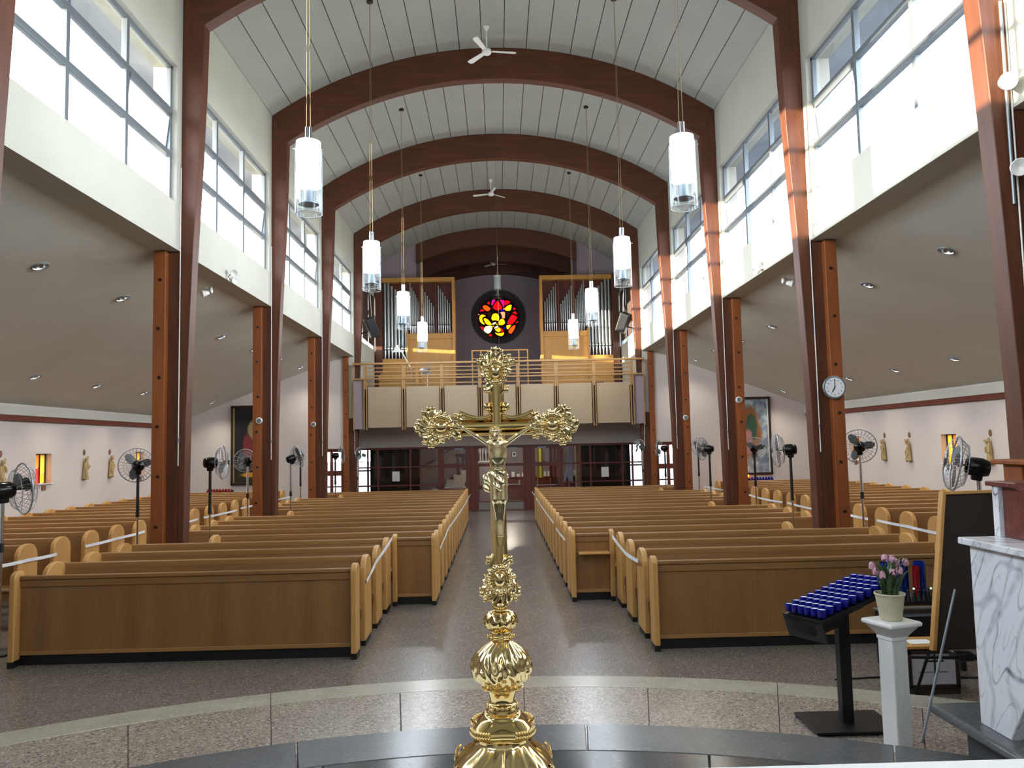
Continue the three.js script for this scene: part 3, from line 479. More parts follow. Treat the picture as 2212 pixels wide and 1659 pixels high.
{ // console, bench, chairs, stands on the balcony
  const c = thing('organ_console', 'wooden organ console with sloped lid behind the balcony rail', 'console', [-3.3, 3.05, -26.2]);
  mesh('body', rb(-0.65, 0.55, 0, 1.25, -0.4, 0.3, 0.01, 'y'), M.organWood, c); mesh('sloped_lid', uvm(ext(shp([[-0.4, 1.25], [0.34, 1.25], [0.34, 1.42], [-0.25, 1.58], [-0.4, 1.58]]), 1.2, 0.006).rotateY(-Math.PI / 2).translate(0.55, 0, 0), 'x'), M.organWood, c);
  mesh('side_post', rb(0.56, 0.66, 0, 1.65, -0.3, 0.4, 0.008, 'y'), M.organWood, c); mesh('keyboard_recess', bx(-0.5, 0.1, 0.5, 0.95, 0.3, 0.31), M.black, c);
  const ch0 = thing('choir_chair', 'maroon stacking chair behind the balcony rail, at the far left', 'chair', [-1.9, 3.05, -25.2], 0, 'maroon choir chairs');
  mesh('seat', rb(-0.23, 0.23, 0.42, 0.48, -0.22, 0.22, 0.02, 'x', 0, 2), M.maroon, ch0); mesh('backrest', rb(-0.23, 0.23, 0.55, 0.95, -0.26, -0.22, 0.02, 'x', 0, 2), M.maroon, ch0);
  for (const [x, zz] of [[-0.25, 0.2], [0.25, 0.2], [-0.25, -0.24], [0.25, -0.24]]) mesh('leg', cyl(0.012, 0.012, zz < 0 ? 0.96 : 0.46, x, 0, zz, 8), M.chrome, ch0);
  [-1.35, -0.8, 0.95, 1.5, 2.05, 2.6, 3.15, 3.7].forEach((x, i) => copy(ch0, [x, 3.05, -25.2 + (i > 2 ? 0.1 : 0)], 0, `maroon stacking chair behind the balcony rail, ${ORD[i + 1]} from the left`, 'maroon choir chairs'));
  [1.25, 3.35].forEach((x, i) => copy(ch0, [x, 3.25, -26.4], 0, `maroon chair in the raised second choir row, ${i ? 'near the right wall' : 'by the aisle'}`, 'maroon choir chairs'));
  struct('floor_choir_riser', [rb(0.7, 4.2, 3.05, 3.25, -27.4, -26.0, 0.01)], M.organWood, 'low choir riser on the balcony', 'riser');
  const md = thing('music_stand', 'white music stand leaning before the left organ pipes', 'stand', [-3.05, 3.05, -25.4]);
  mesh('desk', ext(shp([[-0.14, 0], [0.14, 0], [0.03, 0.24], [-0.03, 0.24]]), 0.02, 0.004).translate(-0.22, 2.15, 0), M.whitePlastic, md); mesh('arm', bar(V(-0.1, 2.2, 0), V(0.22, 1.6, 0), 0.02), M.whitePlastic, md); mesh('pole', bar(V(0.22, 0, 0), V(0.22, 1.62, 0), 0.014), M.alu, md); mesh('base', cyl(0.2, 0.18, 0.03, 0.22), M.alu, md);
  // loudspeakers on the balcony legs
  for (const s of [-1, 1]) {
    const p = thing('loudspeaker', `black loudspeaker tilted on the ${s < 0 ? 'left' : 'right'} side above the balcony`, 'speaker', [s * 4.02, 5.95, -24.9]);
    const bd = mesh('cabinet', rb(-0.16, 0.16, -0.32, 0.32, -0.15, 0.15, 0.03, 'y', 0, 2), M.black, p); bd.rotation.set(0.30, -s * 0.5, -s * 0.30);
    mesh('grille', rb(-0.13, 0.13, -0.28, 0.28, 0.145, 0.16, 0.01), M.blackSteel, bd); mesh('bracket', bar(V(0, -0.1, 0), V(s * 0.42, -0.2, -0.1), 0.02), M.blackSteel, p); mesh('cable', tube([V(0, 0.3, 0), V(s * 0.02, 0.8, 0), V(s * 0.1, 1.5, 0), V(s * 0.3, 1.9, 0)], 0.008), M.whitePlastic, p);
  }
  // brown blinds hung before the loft windows
  for (const s of [-1, 1]) [[-24.75, -25.7], [-25.95, -27.0], [-27.2, -28.3]].forEach(([a, b], i) => single('window_blind', [bx(s < 0 ? -WX - 0.03 : WX + 0.01, s < 0 ? -WX - 0.01 : WX + 0.03, SILL + 0.06 + 0.1, HEAD, b, a, 'y')], std(0x43332a, 0.9), `brown blind over the ${s < 0 ? 'left' : 'right'} loft window, ${['nearest', 'middle', 'farthest'][i]} of three`, 'blind', undefined, 'brown blinds of the loft windows'));
}
// rose window
{
  const k = 0.001923, cx = 1005, cy = 655, w = struct('window_rose', null, null, 'round stained glass rose window in red, orange and yellow', 'window');
  w.position.set(0.05, 7.68, ZROSE);
  const G = { r: 0xd0142c, o: 0xf0641e, y: 0xffb81e, w: 0xffe6a0, m: 0xb02a78, d: 0x4a0c1c, b: 0x1420e0, p: 0xf08a70 };
  const P = [
    ['r', 750, 320, 800, 280, 812, 350], ['m', 850, 375, 858, 270, 890, 238, 930, 245, 920, 300, 870, 365], ['r', 990, 268, 1020, 300, 1090, 430, 1060, 470, 990, 492, 930, 470, 878, 425, 930, 330], ['m', 1042, 250, 1130, 258, 1142, 330, 1138, 400, 1118, 420, 1095, 350], ['r', 1160, 275, 1220, 270, 1280, 305, 1165, 375],
    ['o', 650, 400, 680, 370, 740, 370, 820, 440, 800, 480, 760, 505, 690, 470], ['y', 1165, 430, 1240, 375, 1300, 370, 1302, 400, 1275, 498, 1168, 498], ['r', 585, 505, 625, 450, 685, 500], ['r', 1335, 480, 1365, 425, 1400, 480], ['b', 1062, 490, 1090, 468, 1120, 490, 1092, 516], ['p', 1118, 455, 1140, 440, 1150, 470, 1125, 480],
    ['r', 1325, 555, 1380, 520, 1415, 545, 1418, 590, 1380, 580], ['p', 1045, 535, 1148, 530, 1150, 600, 1142, 672, 1090, 665, 1080, 600], ['d', 1190, 560, 1240, 550, 1230, 650, 1195, 640], ['d', 770, 540, 830, 530, 815, 650, 780, 620],
    ['y', 572, 640, 600, 590, 660, 575, 720, 610, 680, 625, 640, 650, 632, 685, 575, 690], ['y', 575, 697, 632, 693, 645, 740, 685, 795, 670, 808, 620, 780, 585, 740], ['y', 665, 680, 710, 668, 770, 705, 835, 790, 838, 825, 770, 825, 710, 780], ['y', 848, 640, 880, 575, 940, 558, 990, 580, 1015, 640, 1012, 700, 1000, 728, 930, 715, 870, 720, 850, 690],
    ['y', 1000, 770, 1040, 710, 1080, 680, 1120, 700, 1146, 760, 1135, 800, 1080, 832, 1020, 825], ['w', 855, 810, 880, 775, 945, 758, 940, 785, 900, 812], ['w', 905, 905, 925, 865, 985, 840, 985, 870, 945, 905], ['w', 665, 930, 700, 860, 760, 845, 840, 845, 852, 920, 810, 990, 760, 1015, 700, 985],
    ['y', 862, 880, 880, 838, 898, 850], ['y', 945, 805, 965, 795, 985, 812, 960, 822], ['r', 1200, 800, 1250, 680, 1310, 600, 1370, 610, 1425, 655, 1400, 710, 1310, 810], ['r', 1390, 795, 1440, 745, 1445, 775], ['y', 1183, 840, 1285, 840, 1200, 935], ['o', 1225, 970, 1270, 900, 1350, 840, 1385, 850, 1340, 960, 1280, 1028, 1235, 1010], ['r', 585, 855, 665, 870, 630, 930],
    ['y', 918, 935, 960, 915, 1010, 880, 1040, 920, 1035, 975, 985, 985], ['r', 1045, 890, 1075, 905, 1110, 985, 1065, 985, 1050, 940], ['y', 920, 988, 970, 1015, 1060, 1010, 1120, 1000, 1110, 1045, 1070, 1080, 1010, 1070, 950, 1040], ['r', 770, 1065, 810, 1032, 845, 1050, 830, 1090], ['d', 870, 1080, 930, 1110, 890, 1115], ['d', 1195, 1055, 1240, 1035, 1225, 1080], ['b', 1118, 900, 1135, 885, 1148, 900, 1130, 915], ['p', 540, 575, 560, 562, 575, 580, 555, 592], ['d', 640, 560, 720, 540, 740, 570, 690, 590],
  ];
  const plate = new THREE.Shape(); plate.absarc(0, 0, 1.0, 0, 2 * Math.PI, false);
  const mats = {}; for (const c in G) mats[c] = phys(G[c], 0.25, { transmission: 1, thickness: 0 });
  for (const [c, ...a] of P) {
    const pts = []; for (let i = 0; i < a.length; i += 2) pts.push(new THREE.Vector2((a[i] - cx) * k, (cy - a[i + 1]) * k));
    const cur = new THREE.CatmullRomCurve3(pts.map(p => V(p.x, p.y, 0)), true, 'catmullrom', 0.35).getPoints(pts.length * 3).map(p => new THREE.Vector2(p.x, p.y)); cur.pop();
    const area = THREE.ShapeUtils.area(cur); if (area > 0) cur.reverse();
    const h = new THREE.Path(); h.setFromPoints(cur); plate.holes.push(h);
    mesh('glass_piece', new THREE.ExtrudeGeometry(new THREE.Shape(cur.slice().reverse()), { depth: 0.012, bevelEnabled: false }).translate(0, 0, -0.20), mats[c], w);
  }
  mesh('tracery', new THREE.ExtrudeGeometry(plate, { depth: 0.06, bevelEnabled: false, curveSegments: 48 }).translate(0, 0, -0.22), std(0x2a1a20, 0.9), w);
  mesh('stone_ring', lathe([[0.90, -0.16], [0.93, 0.02], [1.02, 0.05], [1.12, 0.045], [1.13, 0.03], [1.135, -0.0], [0.98, -0.14]], 64).rotateX(Math.PI / 2), std(0x4b4648, 0.85), w);
  const tooth = rb(-0.04, 0.04, 1.13, 1.20, 0, 0.045, 0.005); for (let i = 0; i < 72; i++) { const m = mesh('ring_tooth', tooth, M.joint, w); m.rotation.z = i / 72 * 2 * Math.PI; }
}

// ---------------------------------------------------------------- pews
const PITCH = 0.808, rowZ = k => -8.32 - PITCH * k;
function endShape(depth, h, r = 0.5) {       // tombstone outline: x runs towards the altar
  const s = new THREE.Shape(); const R = depth / 2 * 0.98;
  s.moveTo(0, 0.06); s.lineTo(depth, 0.06); s.lineTo(depth, h - R * 0.86); s.bezierCurveTo(depth, h - R * 0.3, depth * 0.8, h, depth / 2, h); s.bezierCurveTo(depth * 0.2, h, 0, h - R * 0.3, 0, h - R * 0.86); s.closePath(); return s;
}
const endCache = {};
function endG(h, depth = 0.42, t = 0.062) { const k = h + '_' + depth; return endCache[k] ??= uvm(ext(endShape(depth, h), t - 0.02, 0.01, 6).rotateY(-Math.PI / 2).translate(t / 2 - 0.01, 0, -0.03), 'y'); }   // board in the y-z plane, +z towards the altar
const footG = bx(-0.026, 0.026, 0, 0.062, 0.0, 0.36);
const lenCache = {};
function pewGeo(L, h) {
  return lenCache[L.toFixed(2) + h] ??= (() => {
    const x = L / 2 - 0.035, t = h - 0.957;
    const back = uvm(new THREE.BoxGeometry(2 * x, 0.50, 0.024).rotateX(-0.16).translate(0, 0.645 + t, 0.045), 'x', 1);
    const rail = uvm(new RoundedBoxGeometry(2 * x, 0.075, 0.05, 2, 0.018).translate(0, 0.885 + t, 0.0), 'x', 1);
    const seat = rb(-x, x, 0.40 + t, 0.432 + t, 0.06, 0.46, 0.012, 'x', 1, 2), apron = rb(-x, x, 0.30 + t, 0.40 + t, 0.40, 0.422, 0.004, 'x', 1);
    const book = rb(-x, x, 0.50 + t, 0.515 + t, -0.07, 0.055, 0.004, 'x', 1), kneel = rb(-x + 0.1, x - 0.1, 0.09, 0.15, -0.40, -0.22, 0.02, 'x');
    return { back, rail, seat, apron, book, kneel };
  })();
}
function pew(xa, xb, z, label, group, h = 0.957, name = 'pew') {
  const L = xb - xa, g = pewGeo(L, h), o = thing(name, label, 'pew', [(xa + xb) / 2, 0, z], 0, group);
  mesh('backrest', g.back, M.oak, o); mesh('top_rail', g.rail, M.oakRail, o); mesh('seat', g.seat, M.oak, o); mesh('seat_apron', g.apron, M.oak, o); mesh('book_ledge', g.book, M.oak, o);
  for (const s of [-1, 1]) { const e = mesh('end_board', endG(h), M.oakEnd, o, s * (L / 2 - 0.031), 0, 0); mesh('foot', footG, M.black, e); }
  return o;
}
function frontPanel(xa, xb, z, label, h = 0.957, name = 'pew_front_screen') {
  const L = xb - xa, o = thing(name, label, 'pew screen', [(xa + xb) / 2, 0, z], 0, 'screens before the front pews'), x = L / 2 - 0.035;
  mesh('veneer_panel', rb(-x, x, 0.14, 0.80, -0.012, 0.012, 0.002, 'y', 1), M.oak, o);
  mesh('top_rail', [rb(-x, x, 0.79, 0.86, -0.024, 0.026, 0.008, 'x', 1), rb(-x, x, 0.862, 0.905, -0.034, 0.036, 0.012, 'x', 1, 2)], M.oak, o);
  mesh('bottom_rail', rb(-x, x, 0.105, 0.145, -0.02, 0.022, 0.006, 'x', 1), M.oakRail, o);
  mesh('plinth', bx(-x, x, 0, 0.106, -0.03, -0.005), M.black, o);
  for (const s of [-1, 1]) { const e = mesh('end_board', endG(h, 0.20), M.oakEnd, o, s * (L / 2 - 0.031), 0, -0.06); mesh('foot', bx(-0.03, 0.03, 0, 0.062, -0.02, 0.17), M.black, e); }
  return o;
}
for (const s of [-1, 1]) {
  const side = s < 0 ? 'left' : 'right', q = (a, b) => s < 0 ? [-b, -a] : [a, b];
  frontPanel(...q(1.52, 5.04), rowZ(0), `long oak front screen of the ${side} centre pew block`);
  const p2 = frontPanel(...q(0.92, 1.515), -10.95, `narrow oak screen beside the aisle in the ${side} centre block${s > 0 ? ' with a small shelf' : ''}`);
  if (s > 0) mesh('shelf', rb(-0.20, 0.22, 0.64, 0.665, 0.01, 0.20, 0.006, 'x'), M.oakEnd, p2);
  for (let k = 1; k <= 17; k++) {
    const shortOut = [4, 9, 15].includes(k);
    pew(...q(k <= 3 ? 1.52 : 0.92, shortOut ? 4.12 : 5.02), rowZ(k), `${k === 1 ? 'front' : ORD[k - 1]} oak pew row from the altar in the ${side} centre block`, `oak pews of the ${side} centre block`);
  }
  for (let j = -1; j <= 15; j++) pew(...q(6.03, 9.36), -10.40 - 0.79 * j, `${ORD[j + 1]} oak pew row from the altar in the ${side} side aisle block`, `oak pews of the ${side} side aisle`, 1.02);
}
// white barrier tape strung along the pew ends
const tapeMat = M.tape;
function tape(label, x, pts, w = 0.045) {
  const P = pts.map(([a, b]) => onX(a, b, x)), pos = [], idx = [];
  const c = []; for (let i = 0; i + 1 < P.length; i++) for (let t = 0; t < 4; t++) c.push(P[i].clone().lerp(P[i + 1], t / 4).add(V(0, -0.006 * Math.sin(t / 4 * Math.PI), 0))); c.push(P[P.length - 1]);
  const th = 0.0015;
  c.forEach((p, i) => { const tw = 0.3 * Math.sin(i * 1.7); for (const [dx, dy] of [[-th, -w / 2], [th, -w / 2], [th, w / 2], [-th, w / 2]]) pos.push(p.x + dx + tw * dy * 0.3, p.y + dy, p.z); });
  for (let i = 0; i + 1 < c.length; i++) for (let e = 0; e < 4; e++) { const a = i * 4 + e, b = i * 4 + (e + 1) % 4; idx.push(a, b, a + 4, b, b + 4, a + 4); }
  const g = new THREE.BufferGeometry(); g.setAttribute('position', new THREE.Float32BufferAttribute(pos, 3)); g.setIndex(idx); const n = g.toNonIndexed(); n.computeVertexNormals();
  single('barrier_tape', n, tapeMat, label, 'tape', undefined, 'white barrier tape along the pews');
}
tape('white tape along the left pew ends of the centre aisle', -0.905, [[950, 1186], [969, 1141], [1001, 1095], [1016, 1068]], 0.04);
tape('nearer white tape along the right pew ends of the centre aisle', 0.905, [[1221, 1167], [1201, 1141]], 0.04);
tape('longer white tape along the right pew ends of the centre aisle', 0.905, [[1196, 1130], [1180, 1108], [1158, 1076]], 0.04);
tape('shortest white tape far along the right pew ends of the centre aisle', 0.905, [[1155, 1070], [1149, 1062]], 0.035);
tape('white tape tied across the front left pew ends', -1.505, [[792, 1256], [812, 1215], [847, 1163]]);
tape('white tape tied across the front right pew ends', 1.475, [[1322, 1158], [1352, 1196], [1378, 1212]]);
const LX = -6.01, RX = 6.01;
tape('white tape on the left aisle pews at the picture edge', LX, [[-6, 1224], [60, 1210], [123, 1197]], 0.04);
tape('white tape on the left aisle pews before the first column', LX, [[185, 1180], [250, 1164], [313, 1148]], 0.04);
tape('short white tape on the left aisle pews just past the first column', LX, [[399, 1129], [428, 1121]], 0.04);
tape('white tape on the left aisle pews midway between two columns', LX, [[440, 1118], [478, 1110], [512, 1102]], 0.04);
tape('short white tape on the left aisle pews before the second column', LX, [[520, 1098], [546, 1092]], 0.04);
tape('white tape on the left aisle pews past the second column', LX, [[594, 1080], [627, 1073]], 0.04);
tape('white tape on the right aisle pews beside the clock column', RX, [[1832, 1112], [1875, 1121]], 0.04);
tape('long white tape on the right aisle pews before the easel', RX, [[1894, 1124], [1960, 1137], [2030, 1153]], 0.04);
tape('white tape on the right aisle pews behind the clock column', RX, [[1700, 1086], [1753, 1099]], 0.04);
tape('white tape on the right aisle pews midway between two columns', RX, [[1618, 1069], [1650, 1078], [1690, 1085]], 0.04);
tape('white tape on the right aisle pews past the second column', RX, [[1520, 1051], [1572, 1060]], 0.035);

// ---------------------------------------------------------------- pedestal fans
const fanG = (() => {
  const g = {}, wires = [], R = 0.225;
  for (let i = 0; i < 28; i++) { const a = i / 28 * 2 * Math.PI, c = Math.cos(a), s = Math.sin(a); wires.push(tube([V(0.03 * c, 0.03 * s, 0.075), V(0.13 * c, 0.13 * s, 0.072), V(0.205 * c, 0.205 * s, 0.04), V(R * c, R * s, 0)], 0.0022, 5, 3), tube([V(0.05 * c, 0.05 * s, -0.085), V(0.15 * c, 0.15 * s, -0.075), V(R * c, R * s, 0)], 0.0022, 4, 3)); }
  g.guard = merge([...wires, new THREE.TorusGeometry(R, 0.007, 6, 40), new THREE.TorusGeometry(0.12, 0.0025, 4, 30).translate(0, 0, 0.073), new THREE.TorusGeometry(0.17, 0.0025, 4, 30).translate(0, 0, -0.068)]);
  g.badge = cyl(0.035, 0.035, 0.012, 0, 0, 0, 20).rotateX(Math.PI / 2).translate(0, 0, 0.07);
  const bl = new THREE.Shape(); bl.moveTo(0.02, -0.02); bl.bezierCurveTo(0.06, -0.08, 0.15, -0.10, 0.195, -0.05); bl.bezierCurveTo(0.205, 0.01, 0.15, 0.06, 0.02, 0.03); bl.closePath();
  g.blade = ext(bl, 0.004, 0, 6).rotateX(0.35);
  g.motor = merge([lathe([[0, -0.10], [0.055, -0.095], [0.075, -0.06], [0.078, 0.02], [0.06, 0.075], [0.02, 0.085]], 18).rotateX(-Math.PI / 2).translate(0, 0, -0.165), rb(-0.035, 0.035, -0.11, -0.02, -0.20, -0.12, 0.015, 'y', 0, 2), cyl(0.008, 0.008, 0.12, 0, 0, 0, 8).rotateX(Math.PI / 2).translate(0, 0, -0.10)]);
  return g;
})();
const clearGrey = std(0xb9bec2, 0.25, 0.6), bladeMat = phys(0x6d7478, 0.2, { transmission: 0.45, thickness: 0, side: THREE.DoubleSide });
function fan(x, z, y, yaw, pitch, label, pole = 'black', size = 1) {
  const o = thing('pedestal_fan', label, 'fan', [x, 0, z], 0, 'pedestal fans beside the columns');
  mesh('base', merge([lathe([[0, 0], [0.15, 0], [0.15, 0.02], [0.10, 0.045], [0.03, 0.06], [0, 0.06]], 24)]), M.black, o);
  mesh('lower_pole', cyl(0.016, 0.014, y * 0.62, 0, 0.05, 0, 10), M.chrome, o);
  mesh('collar', cyl(0.028, 0.024, 0.10, 0, y * 0.62, 0, 12), M.black, o);
  mesh('upper_pole', cyl(0.022, 0.02, y * 0.38 - 0.16, 0, y * 0.62 + 0.06, 0, 10), pole === 'black' ? M.black : M.chrome, o);
  const h = mesh('motor_housing', fanG.motor, M.blackGloss, o); h.rotation.set(pitch, yaw, 0, 'YXZ'); h.position.set(0, y, 0).add(V(0, 0, 0.16 * size).applyEuler(h.rotation)); h.scale.setScalar(size);
  const hd = h;
  mesh('guard', fanG.guard, clearGrey, hd); mesh('hub_badge', fanG.badge, M.black, hd);
  for (let i = 0; i < 3; i++) { const b = mesh('blade', fanG.blade, bladeMat, hd); b.rotation.z = i * 2.094 + x; }
}
const PIh = Math.PI / 2;
fan(-5.48, -8.78, 1.76, 2.45, -0.05, 'black pedestal fan at the left picture edge', 'chrome', 1.25);
fan(-5.30, -11.62, 1.95, -2.6, -0.05, 'pedestal fan outside the first left column', 'black', 1.1);
fan(-4.30, -11.74, 1.97, PIh + 0.15, 0, 'pedestal fan on the nave side of the first left column', 'black', 1.1);
fan(-5.02, -15.75, 1.93, -2.5, -0.05, 'pedestal fan in front of the left painting', 'chrome');
fan(-4.20, -15.86, 1.95, 2.1, -0.3, 'tilted pedestal fan on the nave side of the second left column', 'chrome');
fan(-5.07, -20.1, 1.95, -PIh - 0.2, 0, 'pedestal fan outside the third left column');
fan(-4.30, -20.62, 1.95, 1.8, -0.1, 'pedestal fan on the nave side of the third left column');
fan(-4.25, -23.6, 1.92, 0.9, -0.1, 'pedestal fan by the left end of the balcony', 'chrome');
fan(4.30, -11.70, 1.98, -PIh - 0.25, 0.05, 'pedestal fan on the nave side of the clock column', 'black', 1.1);
fan(5.30, -11.60, 2.0, 2.75, -0.05, 'pedestal fan outside the clock column', 'chrome', 1.1);
fan(4.20, -15.86, 1.97, -2.3, 0, 'pedestal fan on the nave side of the second right column');
fan(5.06, -15.7, 1.95, 2.7, 0, 'pedestal fan in front of the right painting');
fan(5.07, -20.2, 1.98, 2.6, 0, 'pedestal fan outside the third right column');
fan(4.30, -20.62, 1.96, -2.0, 0, 'pedestal fan on the nave side of the third right column');
fan(4.25, -23.6, 1.98, -0.9, -0.1, 'pedestal fan by the right end of the balcony', 'chrome');
fan(4.62, -7.62, 1.83, -1.95, -0.18, 'black pedestal fan behind the marble ambo', 'chrome', 1.2);
{ const o = thing('balcony_fan', 'pale pedestal fan standing on the balcony', 'fan', [-2.25, 3.05, -24.75]); mesh('base', cyl(0.17, 0.15, 0.05), M.whitePlastic, o); mesh('pole', cyl(0.016, 0.014, 1.38, 0, 0.04), M.whitePlastic, o); const h = mesh('motor_housing', fanG.motor, M.whitePlastic, o, 0, 1.48, 0); h.rotation.y = 1.25; mesh('guard', fanG.guard, clearGrey, h); for (let i = 0; i < 3; i++) { const b = mesh('blade', fanG.blade, M.alu, h); b.rotation.z = i * 2.094; } }

// ---------------------------------------------------------------- ceiling fans
const cfBlade = uvm(ext(shp([[0.10, -0.045], [0.52, -0.062], [0.57, -0.04], [0.57, 0.04], [0.52, 0.05], [0.10, 0.035]]), 0.006, 0.002).rotateX(-PIh).rotateX(0.2), 'x');
function ceilFan(x, y, z, rot, label) {
  const top = YC + Math.sqrt(RC * RC - x * x), o = thing('ceiling_fan', label, 'ceiling fan', [x, y, z], rot, 'white ceiling fans');
  mesh('motor', lathe([[0, -0.06], [0.07, -0.055], [0.095, -0.02], [0.09, 0.03], [0.03, 0.06], [0, 0.06]], 20), M.whitePlastic, o);
  mesh('downrod', cyl(0.014, 0.014, top - y - 0.05, 0, 0.05, 0, 10), M.whitePlastic, o); mesh('canopy', lathe([[0, -0.09], [0.03, -0.085], [0.06, -0.01], [0.06, 0], [0, 0]], 16).translate(0, top - y, 0), M.whitePlastic, o);
  for (let i = 0; i < 3; i++) { const b = mesh('blade', cfBlade, M.whitePlastic, o); b.rotation.y = i * 2.094; }
}
ceilFan(-0.12, 9.68, -14.59, 0.15, 'white three-blade ceiling fan before the first whole arch');
ceilFan(-0.13, 9.74, -23.4, 0.75, 'white ceiling fan before the arch at the balcony front');
ceilFan(-0.12, 9.62, -32.2, 0.2, 'white ceiling fan in the dark organ loft');

// ---------------------------------------------------------------- pendant lamps
const pendG = {
  glass: new THREE.CylinderGeometry(0.152, 0.152, 0.76, 40, 1, true).translate(0, 0.38, 0),
  rim: new THREE.TorusGeometry(0.152, 0.004, 6, 40).rotateX(PIh),
  diffuser: merge([new THREE.CylinderGeometry(0.136, 0.136, 0.47, 32, 1, false).translate(0, 0.235, 0)]),
  cap: lathe([[0, 0.05], [0.130, 0.05], [0.138, 0.045], [0.14, 0], [0.13, 0], [0, 0]], 32),
  can: merge([new THREE.CylinderGeometry(0.05, 0.058, 0.15, 24).translate(0, 0.075, 0), cyl(0.115, 0.115, 0.012, 0, -0.012, 0, 32)]),
  stem: merge([cyl(0.018, 0.018, 0.17, -0.022, 0, 0, 10), cyl(0.018, 0.018, 0.17, 0.022, 0, 0, 10)]),
};
const spikes = []; for (let i = 0; i < 3; i++) { const a = i * 2.094 + 0.4; spikes.push(bar(V(0.11 * Math.cos(a), 0, 0.11 * Math.sin(a)), V(0.185 * Math.cos(a), 0.0, 0.185 * Math.sin(a)), 0.005, 6)); }
const diffOn = std(0xffffff, 0.5, 0, { emissive: new THREE.Color(0.92, 0.97, 1.0), emissiveIntensity: 3.2 }), diffOff = phys(0xdadbd8, 0.6, {});
const clearTube = phys(0xf4fbff, 0.03, { transmission: 1, thickness: 0, ior: 1.45, side: THREE.DoubleSide });
function pendant(x, y, z, on, label, top) {
  top ??= YC + Math.sqrt(RC * RC - x * x);
  const o = thing('pendant_lamp', label, 'pendant lamp', [x, y, z], 0, 'cylindrical glass pendant lamps');
  mesh('glass_tube', pendG.glass, clearTube, o); mesh('rim', pendG.rim, M.chrome, o); mesh('cap', pendG.cap, M.whitePlastic, o, 0, 0.79, 0);
  mesh('diffuser', pendG.diffuser, on ? diffOn : diffOff, o, 0, 0.315, 0); mesh('lower_reflector', pendG.can, M.alu, o, 0, 0.12, 0); mesh('glass_pins', merge(spikes), M.chrome, o, 0, 0.72, 0);
  mesh('stem', pendG.stem, M.chrome, o, 0, 0.84, 0);
  const h = top - y;
  mesh('suspension_cord', [bar(V(-0.022, 1.0, 0), V(-0.012, h * 0.5 + 0.5, 0), 0.0035, 5), bar(V(-0.012, h * 0.5 + 0.5, 0), V(-0.004, h, 0), 0.0035, 5)], M.rope, o);
  mesh('suspension_cord', [bar(V(0.022, 1.0, 0), V(0.012, h * 0.5 + 0.5, 0), 0.0035, 5), bar(V(0.012, h * 0.5 + 0.5, 0), V(0.004, h, 0), 0.0035, 5)], M.rope, o);
  mesh('ceiling_rose', cyl(0.055, 0.06, 0.03, 0, h - 0.03, 0, 16), M.bolt, o);
  if (on) { const l = new THREE.PointLight(new THREE.Color(0.95, 0.97, 1), 6, 0, 2); l.position.set(x, y + 0.55, z); l.castShadow = true; l.shadow.radius = 4; scene.add(l); }
}
const PN_ = ['cropped by the picture', 'nearest large one hanging in full view', 'second in the row', 'third in the row, before the organ', 'smallest, before the balcony'];
for (const s of [-1, 1]) for (let i = 0; i < 5; i++) { const z = FZ(i - 1) + BAY / 2; pendant(s * 2.13, i === 0 ? 4.87 : 4.79, z, true, `lit glass pendant lamp of the ${s < 0 ? 'left' : 'right'} row, ${PN_[i]}`); }
for (const s of [-1, 1]) pendant(s * 2.13, 4.79, FZ(-2) + BAY / 2, true, `lit glass cylinder pendant over the ${s < 0 ? 'left' : 'right'} side of the altar`);
pendant(0.02, 7.55, -28.79, false, 'unlit grey pendant lamp hanging before the rose window', 9.53);

